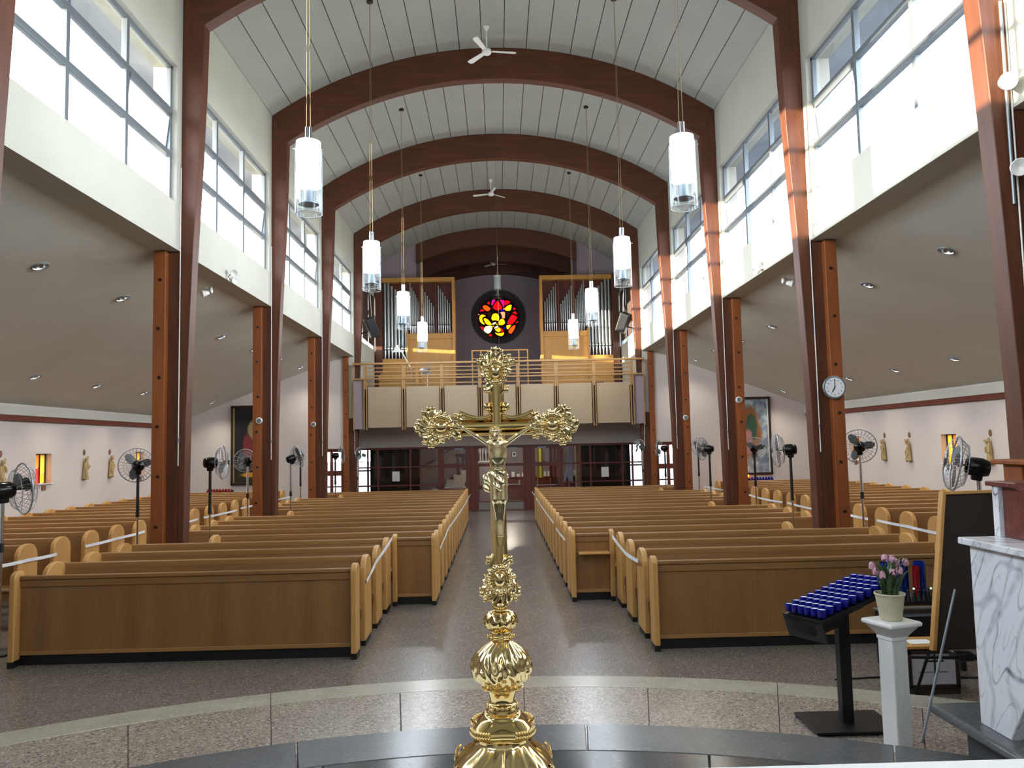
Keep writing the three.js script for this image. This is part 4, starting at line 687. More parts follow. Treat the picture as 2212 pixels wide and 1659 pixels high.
// ---------------------------------------------------------------- things on the columns and walls
{ // clock on the first right column
  const c = thing('wall_clock', 'round white wall clock with dark rim on the first right column', 'clock', [4.645, 2.842, -10.868]);
  mesh('rim', new THREE.TorusGeometry(0.148, 0.016, 10, 48).translate(0, 0, 0.02), M.alu, c); mesh('body', cyl(0.148, 0.148, 0.035, 0, 0, 0, 40).rotateX(PIh), std(0x2a2c2e, 0.5), c);
  const cv = document.createElement('canvas'); cv.width = cv.height = 256; const x = cv.getContext('2d'); x.fillStyle = '#dfe6ec'; x.fillRect(0, 0, 256, 256); x.fillStyle = '#15181c'; x.font = 'bold 27px sans-serif'; x.textAlign = 'center'; x.textBaseline = 'middle';
  for (let i = 1; i <= 12; i++) { const a = i / 12 * 2 * Math.PI; x.fillText(String(i), 128 + 96 * Math.sin(a), 128 - 96 * Math.cos(a)); }
  for (let i = 0; i < 60; i++) { const a = i / 60 * 2 * Math.PI; x.fillRect(126.8 + 118 * Math.sin(a), 126.8 - 118 * Math.cos(a), 2.5, 2.5); }
  const t = new THREE.CanvasTexture(cv); t.colorSpace = THREE.SRGBColorSpace;
  mesh('dial', new THREE.CircleGeometry(0.138, 48).translate(0, 0, 0.0365), std(0xffffff, 0.5, 0, { map: t }), c);
  const hand = (l, w, a) => { const h = mesh('hand', bx(-w / 2, w / 2, -0.02, l, 0.038, 0.041), M.black, c); h.rotation.z = -a; };
  hand(0.075, 0.012, 7 / 12 * 2 * Math.PI); hand(0.11, 0.008, 0.04);
}
[[-4.655, 2.704, FZ(1) + 0.102, 'second left'], [-4.65, 2.744, FZ(2) + 0.104, 'third left'], [4.665, 2.917, FZ(1) + 0.104, 'second right'], [4.665, 2.723, FZ(2) + 0.104, 'third right']].forEach(([x, y, z, n]) => {
  const o = thing('round_speaker', `small round white speaker on the ${n} column`, 'speaker', [x, y, z], 0, 'round white speakers on the columns');
  mesh('housing', lathe([[0, 0.045], [0.05, 0.042], [0.062, 0.03], [0.066, 0], [0, 0]], 28).rotateX(PIh), M.whitePlastic, o); mesh('grille', cyl(0.045, 0.045, 0.004, 0, 0, 0, 24).rotateX(PIh).translate(0, 0, 0.044), M.alu, o);
});
const COL = ['picture edge', 'first', 'second', 'third', 'fourth'];
for (const s of [-1, 1]) for (let k = s > 0 ? -1 : 0; k <= 3; k++) {   // window poles down the legs
  const z = FZ(k) + 0.022, top = k === 3 ? 4.6 : 6.15, o = thing('window_pole', `long white window pole hanging down the ${COL[k + 1]} ${s < 0 ? 'left' : 'right'} column`, 'pole', [s * 4.452, 1.95, z], 0, 'window poles on the columns');
  mesh('rod', bar(V(0, 0, 0), V(s * 0.0, top - 1.95, 0), 0.008, 8), M.whitePlastic, o);
  mesh('clip', [bar(V(0, 0.36, 0), V(-s * 0.03, 0.39, 0.02), 0.006, 6), cyl(0.016, 0.016, 0.05, 0, 0.33, 0, 8)], M.alu, o);
  mesh('link', tube([V(0, top - 1.95, 0), V(s * 0.02, top - 1.85, 0.01), V(s * 0.06, top - 1.75, 0.12), V(s * 0.10, top - 1.65, 0.20)], 0.005, 12, 5), M.alu, o);
}
const spotG = (() => { const hd = lathe([[0, -0.07], [0.03, -0.065], [0.045, -0.02], [0.06, 0.05], [0.055, 0.055], [0, 0.03]], 18).rotateX(PIh); return hd; })();
function spots(p, s, n, label) {      // twin spot lamps on a wall plate
  const o = thing('spotlight_pair', label, 'spotlight', p, 0, 'twin spotlights in the side bays');
  mesh('plate', cyl(0.05, 0.05, 0.02, 0, 0, 0, 16).rotateZ(PIh), M.whitePlastic, o);
  [[0.0, 0.07], [0.02, -0.06]].forEach(([dz, dy], i) => { mesh('arm', bar(V(0, 0, 0), V(-s * 0.07, dy, dz), 0.008, 6), M.alu, o); const h = mesh('lamp_head', spotG, M.whitePlastic, o, -s * 0.10, dy, dz + 0.02); h.rotation.set(0.5, -s * (0.4 + i * 0.5), 0); });
}
spots([-4.448, 5.0, -12.88], -1, 0, 'twin white spotlights on the left clerestory wall'); spots([-4.86, 4.87, -13.3], 1, 0, 'twin white spotlights under the left aisle ceiling');
spots([4.448, 5.02, -13.0], 1, 0, 'twin white spotlights on the right clerestory wall'); spots([4.92, 4.86, -13.3], -1, 0, 'white spotlight under the right aisle ceiling');
{ const o = thing('ceiling_spotlights', 'two white spotlights on the right edge column above the ambo', 'spotlight', [4.30, 5.0, -6.50], 0); mesh('bracket', bar(V(0.10, -0.9, 0), V(0.10, 0.9, 0), 0.014, 8), M.alu, o); [0.12, -0.62].forEach((y, i) => { const h = mesh('lamp_head', spotG, M.whitePlastic, o, 0.02 + i * 0.05, y, 0.12); h.scale.setScalar(1.25); h.rotation.set(0.35, -0.3, 0); mesh('arm', bar(V(0.10, y + 0.05, 0), V(0.03 + i * 0.05, y, 0.08), 0.009, 6), M.alu, o); }); }

// framed paintings: plain colour fields stand in for the pictures
function painting(x0, x1, y0, y1, label, fn, frameM, liner) {
  const w = x1 - x0, h = y1 - y0, o = thing('framed_painting', label, 'painting', [(x0 + x1) / 2, y0, ZB], 0), f = 0.075;
  mesh('frame', [rb(-w / 2, -w / 2 + f, 0, h, 0, 0.07, 0.015), rb(w / 2 - f, w / 2, 0, h, 0, 0.07, 0.015), rb(-w / 2, w / 2, 0, f, 0, 0.07, 0.015, 'x'), rb(-w / 2, w / 2, h - f, h, 0, 0.07, 0.015, 'x')], frameM, o);
  mesh('liner', [bx(-w / 2 + f, -w / 2 + f + 0.03, f, h - f, 0.02, 0.05), bx(w / 2 - f - 0.03, w / 2 - f, f, h - f, 0.02, 0.05)], liner, o);
  const n = 192, t = texture(n, (u, v) => fn(u, v)); t.wrapS = t.wrapT = THREE.ClampToEdgeWrapping;
  mesh('canvas', new THREE.PlaneGeometry(w - 2 * f, h - 2 * f).translate(0, h / 2, 0.035), std(0xffffff, 0.5, 0, { map: t }), o);
}
const sm = (a, b, x) => { const t = Math.max(0, Math.min(1, (x - a) / (b - a))); return t * t * (3 - 2 * t); };
const ell = (u, v, cu, cv, ru, rv) => 1 - sm(0.8, 1.15, Math.hypot((u - cu) / ru, (v - cv) / rv) + nz(u * 9, v * 9, 2) * 0.15);
painting(-8.21, -7.05, 1.08, 3.50, 'tall dark framed painting with red and cream tones on the left end wall', (u, v) => {
  let c = mixc([0.03, 0.035, 0.05], [0.07, 0.07, 0.09], nz(u * 5, v * 8, 1) + 0.5);
  c = mixc(c, [0.62, 0.58, 0.40], ell(u, v, 0.62, 0.70, 0.20, 0.14) * 0.9); c = mixc(c, [0.52, 0.17, 0.17], ell(u, v, 0.42, 0.45, 0.16, 0.20) * 0.85); c = mixc(c, [0.62, 0.55, 0.42], ell(u, v, 0.72, 0.42, 0.12, 0.24) * 0.8);
  if (v < 0.15) c = mixc(c, [0.16, 0.17, 0.08], 0.8); c = mixc(c, [0.75, 0.52, 0.10], ell(u, v, 0.55, 0.10, 0.34, 0.035)); return c;
}, std(0x241509, 0.4), std(0x9a8a4e, 0.5));
painting(7.15, 8.37, 1.05, 3.45, 'tall dark framed painting with pale blue and ochre tones on the right end wall', (u, v) => {
  let c = mixc([0.38, 0.44, 0.52], [0.70, 0.74, 0.74], Math.max(0, Math.min(1, 0.5 + nz(u * 6, v * 9, 4) * 0.9 + nz(u * 17, v * 22, 6) * 0.4)));
  c = mixc(c, [0.55, 0.34, 0.16], ell(u, v, 0.42, 0.56, 0.36, 0.36)); c = mixc(c, [0.18, 0.30, 0.24], ell(u, v, 0.50, 0.62, 0.17, 0.18)); c = mixc(c, [0.66, 0.46, 0.44], ell(u, v, 0.40, 0.42, 0.12, 0.18)); return c;
}, std(0x2a1a12, 0.4), std(0xc9cfc6, 0.5));

// relief figures and oval plaques along the outer walls
function figure(seed) {
  const r = rng(seed), g = [lathe([[0.001, 0], [0.085, 0], [0.095, 0.03], [0.075, 0.14], [0.07, 0.26], [0.052, 0.36], [0.028, 0.42], [0.001, 0.43]], 14).scale(1, 1, 0.55)];
  g.push(sph(0.036, (r() - 0.5) * 0.03, 0.44, 0.03, 1, 1.2, 1), bar(V(0.03, 0.36, 0.03), V(0.07 + r() * 0.03, 0.30 - r() * 0.1, 0.05), 0.018, 8), bar(V(-0.03, 0.37, 0.03), V(-0.05 - r() * 0.04, 0.44 + r() * 0.06, 0.05), 0.016, 8), bar(V(0.035, 0.40, 0.02), V(0.05, 0.50, 0.03), 0.016, 8));
  for (let i = 0; i < 7; i++) g.push(sph(0.03 + r() * 0.02, (r() - 0.5) * 0.12, 0.03 + r() * 0.26, 0.03 + r() * 0.02, 0.6, 1.9, 0.7, 8, 6));
  g.push(lathe([[0, 0], [0.10, 0], [0.095, 0.035], [0, 0.04]], 12).scale(1, 1, 0.6).translate(0, -0.02, 0)); return merge(g);
}
for (const s of [-1, 1]) [-15.24, -18.28, -19.47, -22.3].forEach((z, i) => {
  const o = thing('relief_figure', `small ochre relief figure on the ${s < 0 ? 'left' : 'right'} aisle wall, ${ORD[i].replace('front', 'first')} from the altar`, 'sculpture', [s * (OX - 0.045), 1.58, z], s < 0 ? PIh : -PIh, 'station figures on the aisle walls');
  mesh('figure_body', figure(100 + i + (s > 0 ? 50 : 0)), M.plasterFig, o);
  single('oval_plaque', new THREE.SphereGeometry(0.055, 20, 12).scale(0.9, 1.25, 0.25).rotateY(PIh), M.brownPlaque, `oval brown plaque above the ${ORD[i].replace('front', 'first')} relief figure of the ${s < 0 ? 'left' : 'right'} aisle`, 'plaque', [s * (OX - 0.008), 2.17, z], 'oval plaques on the aisle walls');
});
function backRack(x, label, glass) {
  const o = thing('votive_rack', label, 'candle rack', [x, 0, -23.55]);
  mesh('stand', rb(-0.05, 0.05, 0, 0.78, -0.05, 0.05, 0.01), M.blackSteel, o); mesh('foot_plate', rb(-0.28, 0.28, 0, 0.03, -0.2, 0.2, 0.01), M.blackSteel, o);
  const t = mesh('tray', rb(-0.40, 0.40, -0.02, 0.0, -0.22, 0.22, 0.008), M.blackSteel, o, 0, 0.86, 0); t.rotation.x = 0.5; mesh('bracket', rb(-0.06, 0.06, 0.74, 0.87, -0.06, 0.06, 0.01), M.blackSteel, o);
  const cups = []; for (let i = 0; i < 9; i++) for (let j = 0; j < 5; j++) cups.push(cyl(0.028, 0.034, 0.06, -0.34 + i * 0.085, 0, -0.17 + j * 0.085, 8)); const c = mesh('votive_cups', cups, glass, t); c.userData.kind = 'stuff';
  return o;
}
backRack(-8.35, 'dark red votive candle rack below the left end wall', M.redGlass); backRack(7.8, 'deep blue votive candle rack below the right painting', M.blueGlass);
{ const o = thing('burning_candle', 'small glowing candle on the blue rack below the right painting', 'candle', [7.42, 0.98, -23.62]); mesh('cup', cyl(0.035, 0.045, 0.09, 0, 0, 0, 14), phys(0xffb060, 0.2, { transmission: 0.8, thickness: 0 }), o); mesh('flame', sph(0.022, 0, 0.07, 0, 1, 1.6, 1), std(0xffc060, 0.5, 0, { emissive: 0xffa030, emissiveIntensity: 9 }), o); mesh('stem', cyl(0.012, 0.012, 1.0, 0, -1.0, 0, 8), M.blackSteel, o); const l = new THREE.PointLight(0xffa040, 0.35); l.position.set(7.36, 1.07, -23.62); scene.add(l); }

// ---------------------------------------------------------------- altar
{
  const a = thing('altar', 'white cloth edge of the altar table at the bottom of the picture', 'altar', [0, 0.32, -1.42]);
  mesh('table_top', rb(-1.5, 1.5, 1.03, 1.074, -0.438, 0.40, 0.01, 'x'), M.marble, a); mesh('support', [rb(-1.0, -0.6, 0, 1.03, -0.25, 0.25, 0.01), rb(0.6, 1.0, 0, 1.03, -0.25, 0.25, 0.01)], M.marble, a);
  single('altar_cloth', [rb(-1.51, 1.51, 1.395, 1.40, -1.862, -1.01, 0.002, 'x')], painted(0xf4f4f2, 0.9), 'plain white cloth laid over the altar table', 'altar cloth');
}
// ---------------------------------------------------------------- gold crucifix
function surfaceOf(res, c, h, sdf) {       // mesh of a distance field inside a box of half size h about c
  const mc = new MarchingCubes(res, M.gold, false, false, 120000); mc.isolation = 0;
  const half = res / 2;
  for (let k = 0; k < res; k++) for (let j = 0; j < res; j++) for (let i = 0; i < res; i++) mc.field[k * res * res + j * res + i] = -sdf(c[0] + (i - half) / half * h[0], c[1] + (j - half) / half * h[1], c[2] + (k - half) / half * h[2]);
  mc.update();
  const n = mc.count, P = new Float32Array(n * 3), N = new Float32Array(n * 3), e = 0.35;
  for (let i = 0; i < n; i++) for (let q = 0; q < 3; q++) P[i * 3 + q] = c[q] + mc.positionArray[i * 3 + q] * h[q];
  for (let i = 0; i < n; i++) { const x = P[i * 3], y = P[i * 3 + 1], z = P[i * 3 + 2]; const gx = sdf(x + e, y, z) - sdf(x - e, y, z), gy = sdf(x, y + e, z) - sdf(x, y - e, z), gz = sdf(x, y, z + e) - sdf(x, y, z - e), l = Math.hypot(gx, gy, gz) || 1; N[i * 3] = gx / l; N[i * 3 + 1] = gy / l; N[i * 3 + 2] = gz / l; }
  for (let i = 0; i < n; i += 3) { const o = i * 3, ax = P[o + 3] - P[o], ay = P[o + 4] - P[o + 1], az = P[o + 5] - P[o + 2], bx_ = P[o + 6] - P[o], by = P[o + 7] - P[o + 1], bz = P[o + 8] - P[o + 2]; const d = (ay * bz - az * by) * N[o] + (az * bx_ - ax * bz) * N[o + 1] + (ax * by - ay * bx_) * N[o + 2]; if (d < 0) for (const A of [P, N]) for (let q = 0; q < 3; q++) { const t = A[o + 3 + q]; A[o + 3 + q] = A[o + 6 + q]; A[o + 6 + q] = t; } }
  const g = new THREE.BufferGeometry(); g.setAttribute('position', new THREE.BufferAttribute(P, 3)); g.setAttribute('normal', new THREE.BufferAttribute(N, 3)); g.setAttribute('uv', new THREE.BufferAttribute(new Float32Array(n * 2), 2)); return g;
}
const smin = (a, b, k) => { const h = Math.max(k - Math.abs(a - b), 0) / k; return Math.min(a, b) - h * h * k * 0.25; };
const capsule = (x, y, z, a, b, ra, rb_) => { const dx = b[0] - a[0], dy = b[1] - a[1], dz = b[2] - a[2], t = Math.max(0, Math.min(1, ((x - a[0]) * dx + (y - a[1]) * dy + (z - a[2]) * dz) / (dx * dx + dy * dy + dz * dz))); return Math.hypot(x - a[0] - dx * t, y - a[1] - dy * t, z - a[2] - dz * t) - (ra + (rb_ - ra) * t); };
const ellipsoid = (x, y, z, c, r) => { const k = Math.hypot((x - c[0]) / r[0], (y - c[1]) / r[1], (z - c[2]) / r[2]); return (k - 1) * Math.min(r[0], r[1], r[2]); };
{
  const U = 0.000848, ZC = -1.45, CX = -0.034, yOf = py => onZ(1080, py, ZC).y - 1.40, YX = yOf(920);   // U: metres per drawing unit
  const o = thing('altar_crucifix', 'ornate polished gold crucifix standing on the altar', 'crucifix', [CX, 1.40, ZC]);
  // arm and head ornaments
  const lobes = [[128, 0, 0, 30, 25, 9], [86, 0, 0, 26, 12, 8], [102, 15, 0, 20, 8, 7], [102, -15, 0, 20, 8, 7], [130, 26, 0, 22, 11, 7], [130, -26, 0, 22, 11, 7], [146, 30, 1, 12, 9, 6], [146, -30, 1, 12, 9, 6], [156, 12, 0, 17, 8, 6], [156, -12, 0, 17, 8, 6], [164, 0, 2, 14, 7, 6], [84, 16, 2, 10, 7, 5], [84, -16, 2, 10, 7, 5]];
  const buds = [[80, 24, 4, 5.5], [80, -24, 4, 5.5], [88, 27, 2, 4], [88, -27, 2, 4], [146, 40, 4, 5.5], [146, -40, 4, 5.5], [138, 41, 2, 4.5], [138, -41, 2, 4.5], [158, 33, 4, 4.5], [158, -33, 4, 4.5], [173, 6, 4, 5], [172, -7, 4, 5], [166, 15, 3, 4], [166, -15, 3, 4], [146, 2, 10, 5], [98, 0, 10, 5], [110, 20, 9, 4], [110, -20, 9, 4], [134, 19, 9, 4], [134, -19, 9, 4]];
  const orn = (x, y, z) => {
    let d = 1e9; const a = Math.atan2(y, x - 122), rr = Math.hypot(x - 122, y);
    for (const l of lobes) d = smin(d, ellipsoid(x, y, z, [l[0], l[1], l[2]], [l[3], l[4], l[5]]), 5);
    d -= 0.9 * Math.sin(a * 17 + rr * 0.25) * sm(20, 30, rr);
    d = smin(d, Math.hypot(Math.hypot(x - 120, y) - 23, z - 7) - 4 - 0.8 * Math.sin(a * 18), 2.5); d = smin(d, ellipsoid(x, y, z, [120, 0, 7], [15, 13, 12]), 2.5);
    for (const s of [-1, 1]) { const qx = x - 139, qy = y - s * 26; const t = Math.atan2(qy, qx), q = Math.hypot(qx, qy); d = smin(d, Math.hypot((q - 5 - (t + Math.PI) * 1.2), z - 7) - 2.6, 2); }
    for (const b of buds) d = smin(d, Math.hypot(x - b[0], y - b[1], z - b[2]) - b[3], 2.2);
    return d;
  };
  const og = surfaceOf(76, [124, 0, 4], [60, 60, 26], orn).scale(U, U, U);
  const put = (name, rot, sc = [1, 1, 1], y = YX) => { const m = mesh(name, og, M.goldWorn, o, 0, y, 0); m.rotation.z = rot; m.scale.set(...sc); return m; };
  put('arm_ornament', 0); put('arm_ornament', Math.PI); put('head_ornament', PIh, [0.97, 0.92, 1]);
  { const m = put('foot_ornament', -PIh, [1.12, 1, 1], yOf(1205) + 80 * U * 1.12); }
  // square shaft with a ridge, moulded arms
  const ridge = (L, w, d) => new THREE.CylinderGeometry(1, 1, L, 4, 1).scale(w, 1, d);
  const yb = yOf(1215), yt = YX + 88 * U;
  mesh('shaft', ridge(yt - yb, 17 * U, 12 * U).translate(0, (yt + yb) / 2, 0), M.gold, o);
  mesh('crossbar', [ridge(190 * U, 14 * U, 11 * U).rotateZ(PIh).translate(0, YX, 0), bar(V(-80 * U, YX - 17 * U, 0), V(80 * U, YX - 17 * U, 0), 4 * U, 10), bar(V(-80 * U, YX + 15 * U, 0), V(80 * U, YX + 15 * U, 0), 3.5 * U, 10)].map(g => g), M.gold, o);
  for (const s of [-1, 1]) mesh('arm_bracket', [tube([V(s * 12 * U, YX + 22 * U, 0), V(s * 30 * U, YX + 17 * U, 0.002), V(s * 55 * U, YX + 20 * U, 0.002), V(s * 80 * U, YX + 30 * U, 0)], 5 * U, 20, 8), sph(6 * U, s * 17 * U, YX + 34 * U, 0.004), sph(9 * U, s * 20 * U, YX + 42 * U, 0, 1, 1, 1)], M.gold, o);
  // corpus
  const B = (x, y, z) => {
    let d = capsule(x, y, z, [0, -44, 14], [1, -66, 16], 20, 18); d = smin(d, capsule(x, y, z, [1, -66, 15], [2, -92, 12], 17.5, 14), 8); d = smin(d, ellipsoid(x, y, z, [2, -104, 11], [19, 14, 12]), 7);
    for (const s of [-1, 1]) {
      d = smin(d, capsule(x, y, z, [s * 13, -36, 12], [s * 18, -38, 12], 8, 7.5), 6); d = smin(d, capsule(x, y, z, [s * 18, -38, 12], [s * 46, -20, 11], 6.6, 5), 4); d = smin(d, capsule(x, y, z, [s * 46, -20, 11], [s * 74, -3, 10], 5, 3.4), 3);
      d = smin(d, ellipsoid(x, y, z, [s * 79, 1, 11], [6, 4, 3]), 2); for (let f = 0; f < 4; f++) d = smin(d, capsule(x, y, z, [s * 81, 1, 11], [s * (86 - f), 7 - f * 3.5, 13], 1.7, 1.3), 1); d = smin(d, capsule(x, y, z, [s * 77, 3, 12], [s * 76, 9, 14], 1.7, 1.3), 1);
      d = smin(d, capsule(x, y, z, [s * 9 + 1, -108, 13], [s * 9 + 2, -156, 21], 11.5, 9), 5); d = smin(d, capsule(x, y, z, [s * 9 + 2, -156, 21], [s * 4 + 3, -205, 13], 8, 5), 4); d = smin(d, capsule(x, y, z, [s * 4 + 3, -205, 13], [s * 3 + 4, -232, 19], 5.4, 4.2), 3);
      d = smin(d, ellipsoid(x, y, z, [s * 7 + 1, -56, 26], [8, 6, 4]), 5);
    }
    for (let i = 0; i < 3; i++) d = smin(d, Math.hypot(Math.hypot((x - 1) * 0.8, y + 68 + i * 7) - 9, z - 26) - 1.2, 3);
    d = smin(d, capsule(x, y, z, [0, -34, 14], [-2, -22, 19], 6.5, 6.5), 4); d = smin(d, ellipsoid(x, y, z, [-4, -17, 22], [10.5, 13, 12]), 3);
    const hair = ellipsoid(x, y, z, [-3, -13, 18], [13, 13, 12]) - 0.7 * Math.sin(x * 1.1 + y * 0.5); d = smin(d, hair, 2); for (const s of [-1, 1]) d = smin(d, capsule(x, y, z, [s * 10 - 3, -16, 18], [s * 12 - 2, -40, 17], 4.5, 2.5) - 0.5 * Math.sin(y * 1.3), 3);
    d = smin(d, Math.hypot(Math.hypot(x + 3, z - 19) - 13, y + 8 + (z - 19) * 0.2) - 2.2 - 0.6 * Math.sin(x * 2.2), 1.5);
    d = smin(d, capsule(x, y, z, [-4, -17, 33], [-5, -22, 35], 1.6, 2.2), 2); d = smin(d, ellipsoid(x, y, z, [-4, -29, 29], [5, 6, 4]), 3); for (const s of [-1, 1]) d = Math.max(d, -(Math.hypot(x + 4 - s * 4.5, y + 17, z - 33.5) - 1.5));
    return d;
  };
  const cloth = (x, y, z) => { const w = 2.2 * Math.sin(y * 0.32 + x * 0.22) + 1.0 * Math.sin(x * 0.6); let d = ellipsoid(x, y, z, [2, -106, 12], [20, 19, 14]) - 0.6 * w; d = smin(d, ellipsoid(x, y, z, [2, -122, 15], [19, 16, 13]) - 0.6 * w, 6); d = smin(d, ellipsoid(x, y, z, [-24, -112, 14], [9, 11, 8]) - 0.5 * w, 4); d = smin(d, ellipsoid(x, y, z, [-24, -127, 14], [8, 16, 6]) - 0.6 * w, 4); d = smin(d, ellipsoid(x, y, z, [3, -128, 24], [9, 14, 8]) - 0.6 * w, 4); return d; };
  const c = mesh('corpus', surfaceOf(100, [0, -112, 16], [96, 130, 30], B).scale(U, U, U), M.corpus, o, 0, YX, 0);
  mesh('loincloth', surfaceOf(56, [0, -116, 16], [42, 36, 26], cloth).scale(U, U, U), M.corpus, c);
  mesh('footrest', uvm(ext(shp([[-10, 0], [10, 0], [5, -34], [-5, -34]]), 14, 2).scale(U, U, U).translate(3 * U, -222 * U, 4 * U), 'y'), M.gold, o, 0, YX, 0);
  // baluster stem turned below the cross, then the base
  const prof = (list) => list.map(([r, py]) => [r * U, yOf(py)]);
  function turned(list, n, mod) {          // lathe whose radius also varies round the axis
    const P = prof(list), cols = n, g = new THREE.BufferGeometry(), pos = [], idx = [], fine = [];
    const cr = new THREE.CatmullRomCurve3(P.map(([r, y]) => V(r, y, 0)), false, 'catmullrom', 0.5), rows = list.length * 4; for (let i = 0; i <= rows; i++) fine.push(cr.getPoint(i / rows));
    fine.forEach((p, i) => { for (let j = 0; j <= cols; j++) { const a = j / cols * 2 * Math.PI, r = Math.max(0, p.x) * mod(a, i / rows); pos.push(r * Math.sin(a), p.y, r * Math.cos(a)); } });
    for (let i = 0; i < rows; i++) for (let j = 0; j < cols; j++) { const a = i * (cols + 1) + j, b = a + 1, e = a + cols + 1, f = e + 1; idx.push(a, e, b, b, e, f); }
    g.setAttribute('position', new THREE.Float32BufferAttribute(pos, 3)); g.setIndex(idx); g.computeVertexNormals(); return clean(g);
  }
  const leaf = (n, amp) => (a, t) => 1 + amp * (Math.pow(Math.abs(Math.sin(a * n / 2)), 0.6) - 0.6) * Math.sin(Math.min(1, Math.max(0, t * 1.15 - 0.05)) * Math.PI) + amp * 0.5 * Math.sin(a * n * 4 + 5 * Math.sin(t * 7)) * Math.sin(t * Math.PI) + amp * 0.25 * Math.sin(t * 40 + 3 * Math.sin(a * n)) * Math.sin(t * Math.PI);
  mesh('knop', turned([[16, 1300], [18, 1308], [14, 1316], [26, 1322], [35, 1335], [34, 1348], [25, 1358], [21, 1364], [22, 1372], [27, 1376], [22, 1382]], 72, leaf(8, 0.10)), M.gold, o);
  mesh('beads', Array.from({ length: 8 }, (_, i) => sph(5 * U, 26 * U * Math.sin(i * 0.785), yOf(1374), 26 * U * Math.cos(i * 0.785), 1, 1, 1, 8, 6)), M.gold, o);
  mesh('vase', turned([[20, 1378], [30, 1388], [46, 1402], [57, 1418], [62, 1436], [60, 1452], [52, 1466], [44, 1475], [40, 1479], [46, 1482], [36, 1487]], 120, leaf(6, 0.085)), M.goldWorn, o);
  const scr = []; for (let i = 0; i < 6; i++) { const a = (i + 0.5) / 6 * 2 * Math.PI, pts = []; for (let t = 0; t <= 26; t++) { const th = t / 26 * 9, q = (2 + t * 0.46) * U, dx = q * Math.cos(th), dy = q * Math.sin(th), R = 58 * U; pts.push(V(R * Math.sin(a + dx / R), yOf(1456) + dy, R * Math.cos(a + dx / R))); } scr.push(tube(pts, 2.4 * U, 44, 6)); }
  mesh('scrolls', scr, M.gold, o);
  mesh('neck', turned([[36, 1484], [31, 1492], [27, 1504], [27, 1514], [32, 1519], [33, 1528], [34, 1535], [24, 1537]], 64, () => 1), M.gold, o);
  mesh('bead_ring', Array.from({ length: 20 }, (_, i) => sph(4 * U, 31 * U * Math.sin(i * 0.314), yOf(1521), 31 * U * Math.cos(i * 0.314), 1, 1, 1, 8, 6)), M.gold, o);
  const sq = (k, ph = Math.PI / 4) => a => 1 + k * (Math.pow(Math.abs(Math.cos((a - ph) * 2)), 3) - 0.35);
  mesh('socle', turned([[26, 1533], [40, 1538], [46, 1546], [58, 1556], [66, 1564], [68, 1572], [64, 1580], [55, 1585], [54, 1592]], 128, (a, t) => 1 + 0.20 * (Math.pow(Math.abs(Math.cos((a - Math.PI / 4) * 2)), 2) - 0.45) * Math.min(1, t * 2.2)), M.gold, o);
  const gad = []; for (let q = 0; q < 4; q++) for (let i = -5; i <= 5; i++) { const a = Math.PI / 4 + q * PIh + i * 0.075, R = (76 - Math.abs(i) * 1.2) * U; gad.push(new THREE.SphereGeometry(3.4 * U, 8, 6).scale(1, 2.6, 1.6).translate(0, 0, R).rotateY(a).translate(0, yOf(1567), 0)); }
  mesh('gadroons', gad, M.gold, o);
  const yB = 0.0, base = turned([[54, 1590], [58, 1600], [72, 1614], [92, 1630], [104, 1644], [110, 1660], [106, 1690], [92, 1720], [84, 1745]], 140, (a, t) => 1 + 0.16 * (Math.pow(Math.abs(Math.cos((a - Math.PI / 4) * 2)), 2) - 0.4) * Math.min(1, t * 3) + 0.02 * Math.sin(a * 22 + t * 12) * Math.min(1, t * 3));
  mesh('base_body', base, M.goldWorn, o);
  const fl = []; for (let q = 0; q < 4; q++) for (const s of [-1, 1]) { const a0 = Math.PI / 4 + q * PIh + s * 0.22, pts = []; for (let t = 0; t <= 30; t++) { const th = t / 30 * 8, qr = (3 + t * 0.62) * U, R = 112 * U; pts.push(V(R * Math.sin(a0 + s * qr * Math.cos(th) / R), yOf(1654) + qr * Math.sin(th), R * Math.cos(a0 + s * qr * Math.cos(th) / R))); } fl.push(tube(pts, 3.2 * U, 50, 6)); }
  for (let q = 0; q < 8; q++) { const a = q * PIh / 2; fl.push(tube([V(58 * U * Math.sin(a), yOf(1600), 58 * U * Math.cos(a)), V(80 * U * Math.sin(a), yOf(1622), 80 * U * Math.cos(a)), V(100 * U * Math.sin(a), yOf(1648), 100 * U * Math.cos(a)), V(106 * U * Math.sin(a), yOf(1690), 106 * U * Math.cos(a))], 3.6 * U, 16, 7)); }
  mesh('base_scrolls', fl, M.gold, o);
  const feet = []; for (let q = 0; q < 4; q++) { const a = Math.PI / 4 + q * PIh; feet.push(sph(0.026, 0.105 * Math.sin(a), 0.0205, 0.105 * Math.cos(a), 1, 0.8, 1), bar(V(0.07 * Math.sin(a), yOf(1730), 0.07 * Math.cos(a)), V(0.105 * Math.sin(a), 0.02, 0.105 * Math.cos(a)), 0.016, 10)); }
  mesh('feet', feet, M.gold, o);
}

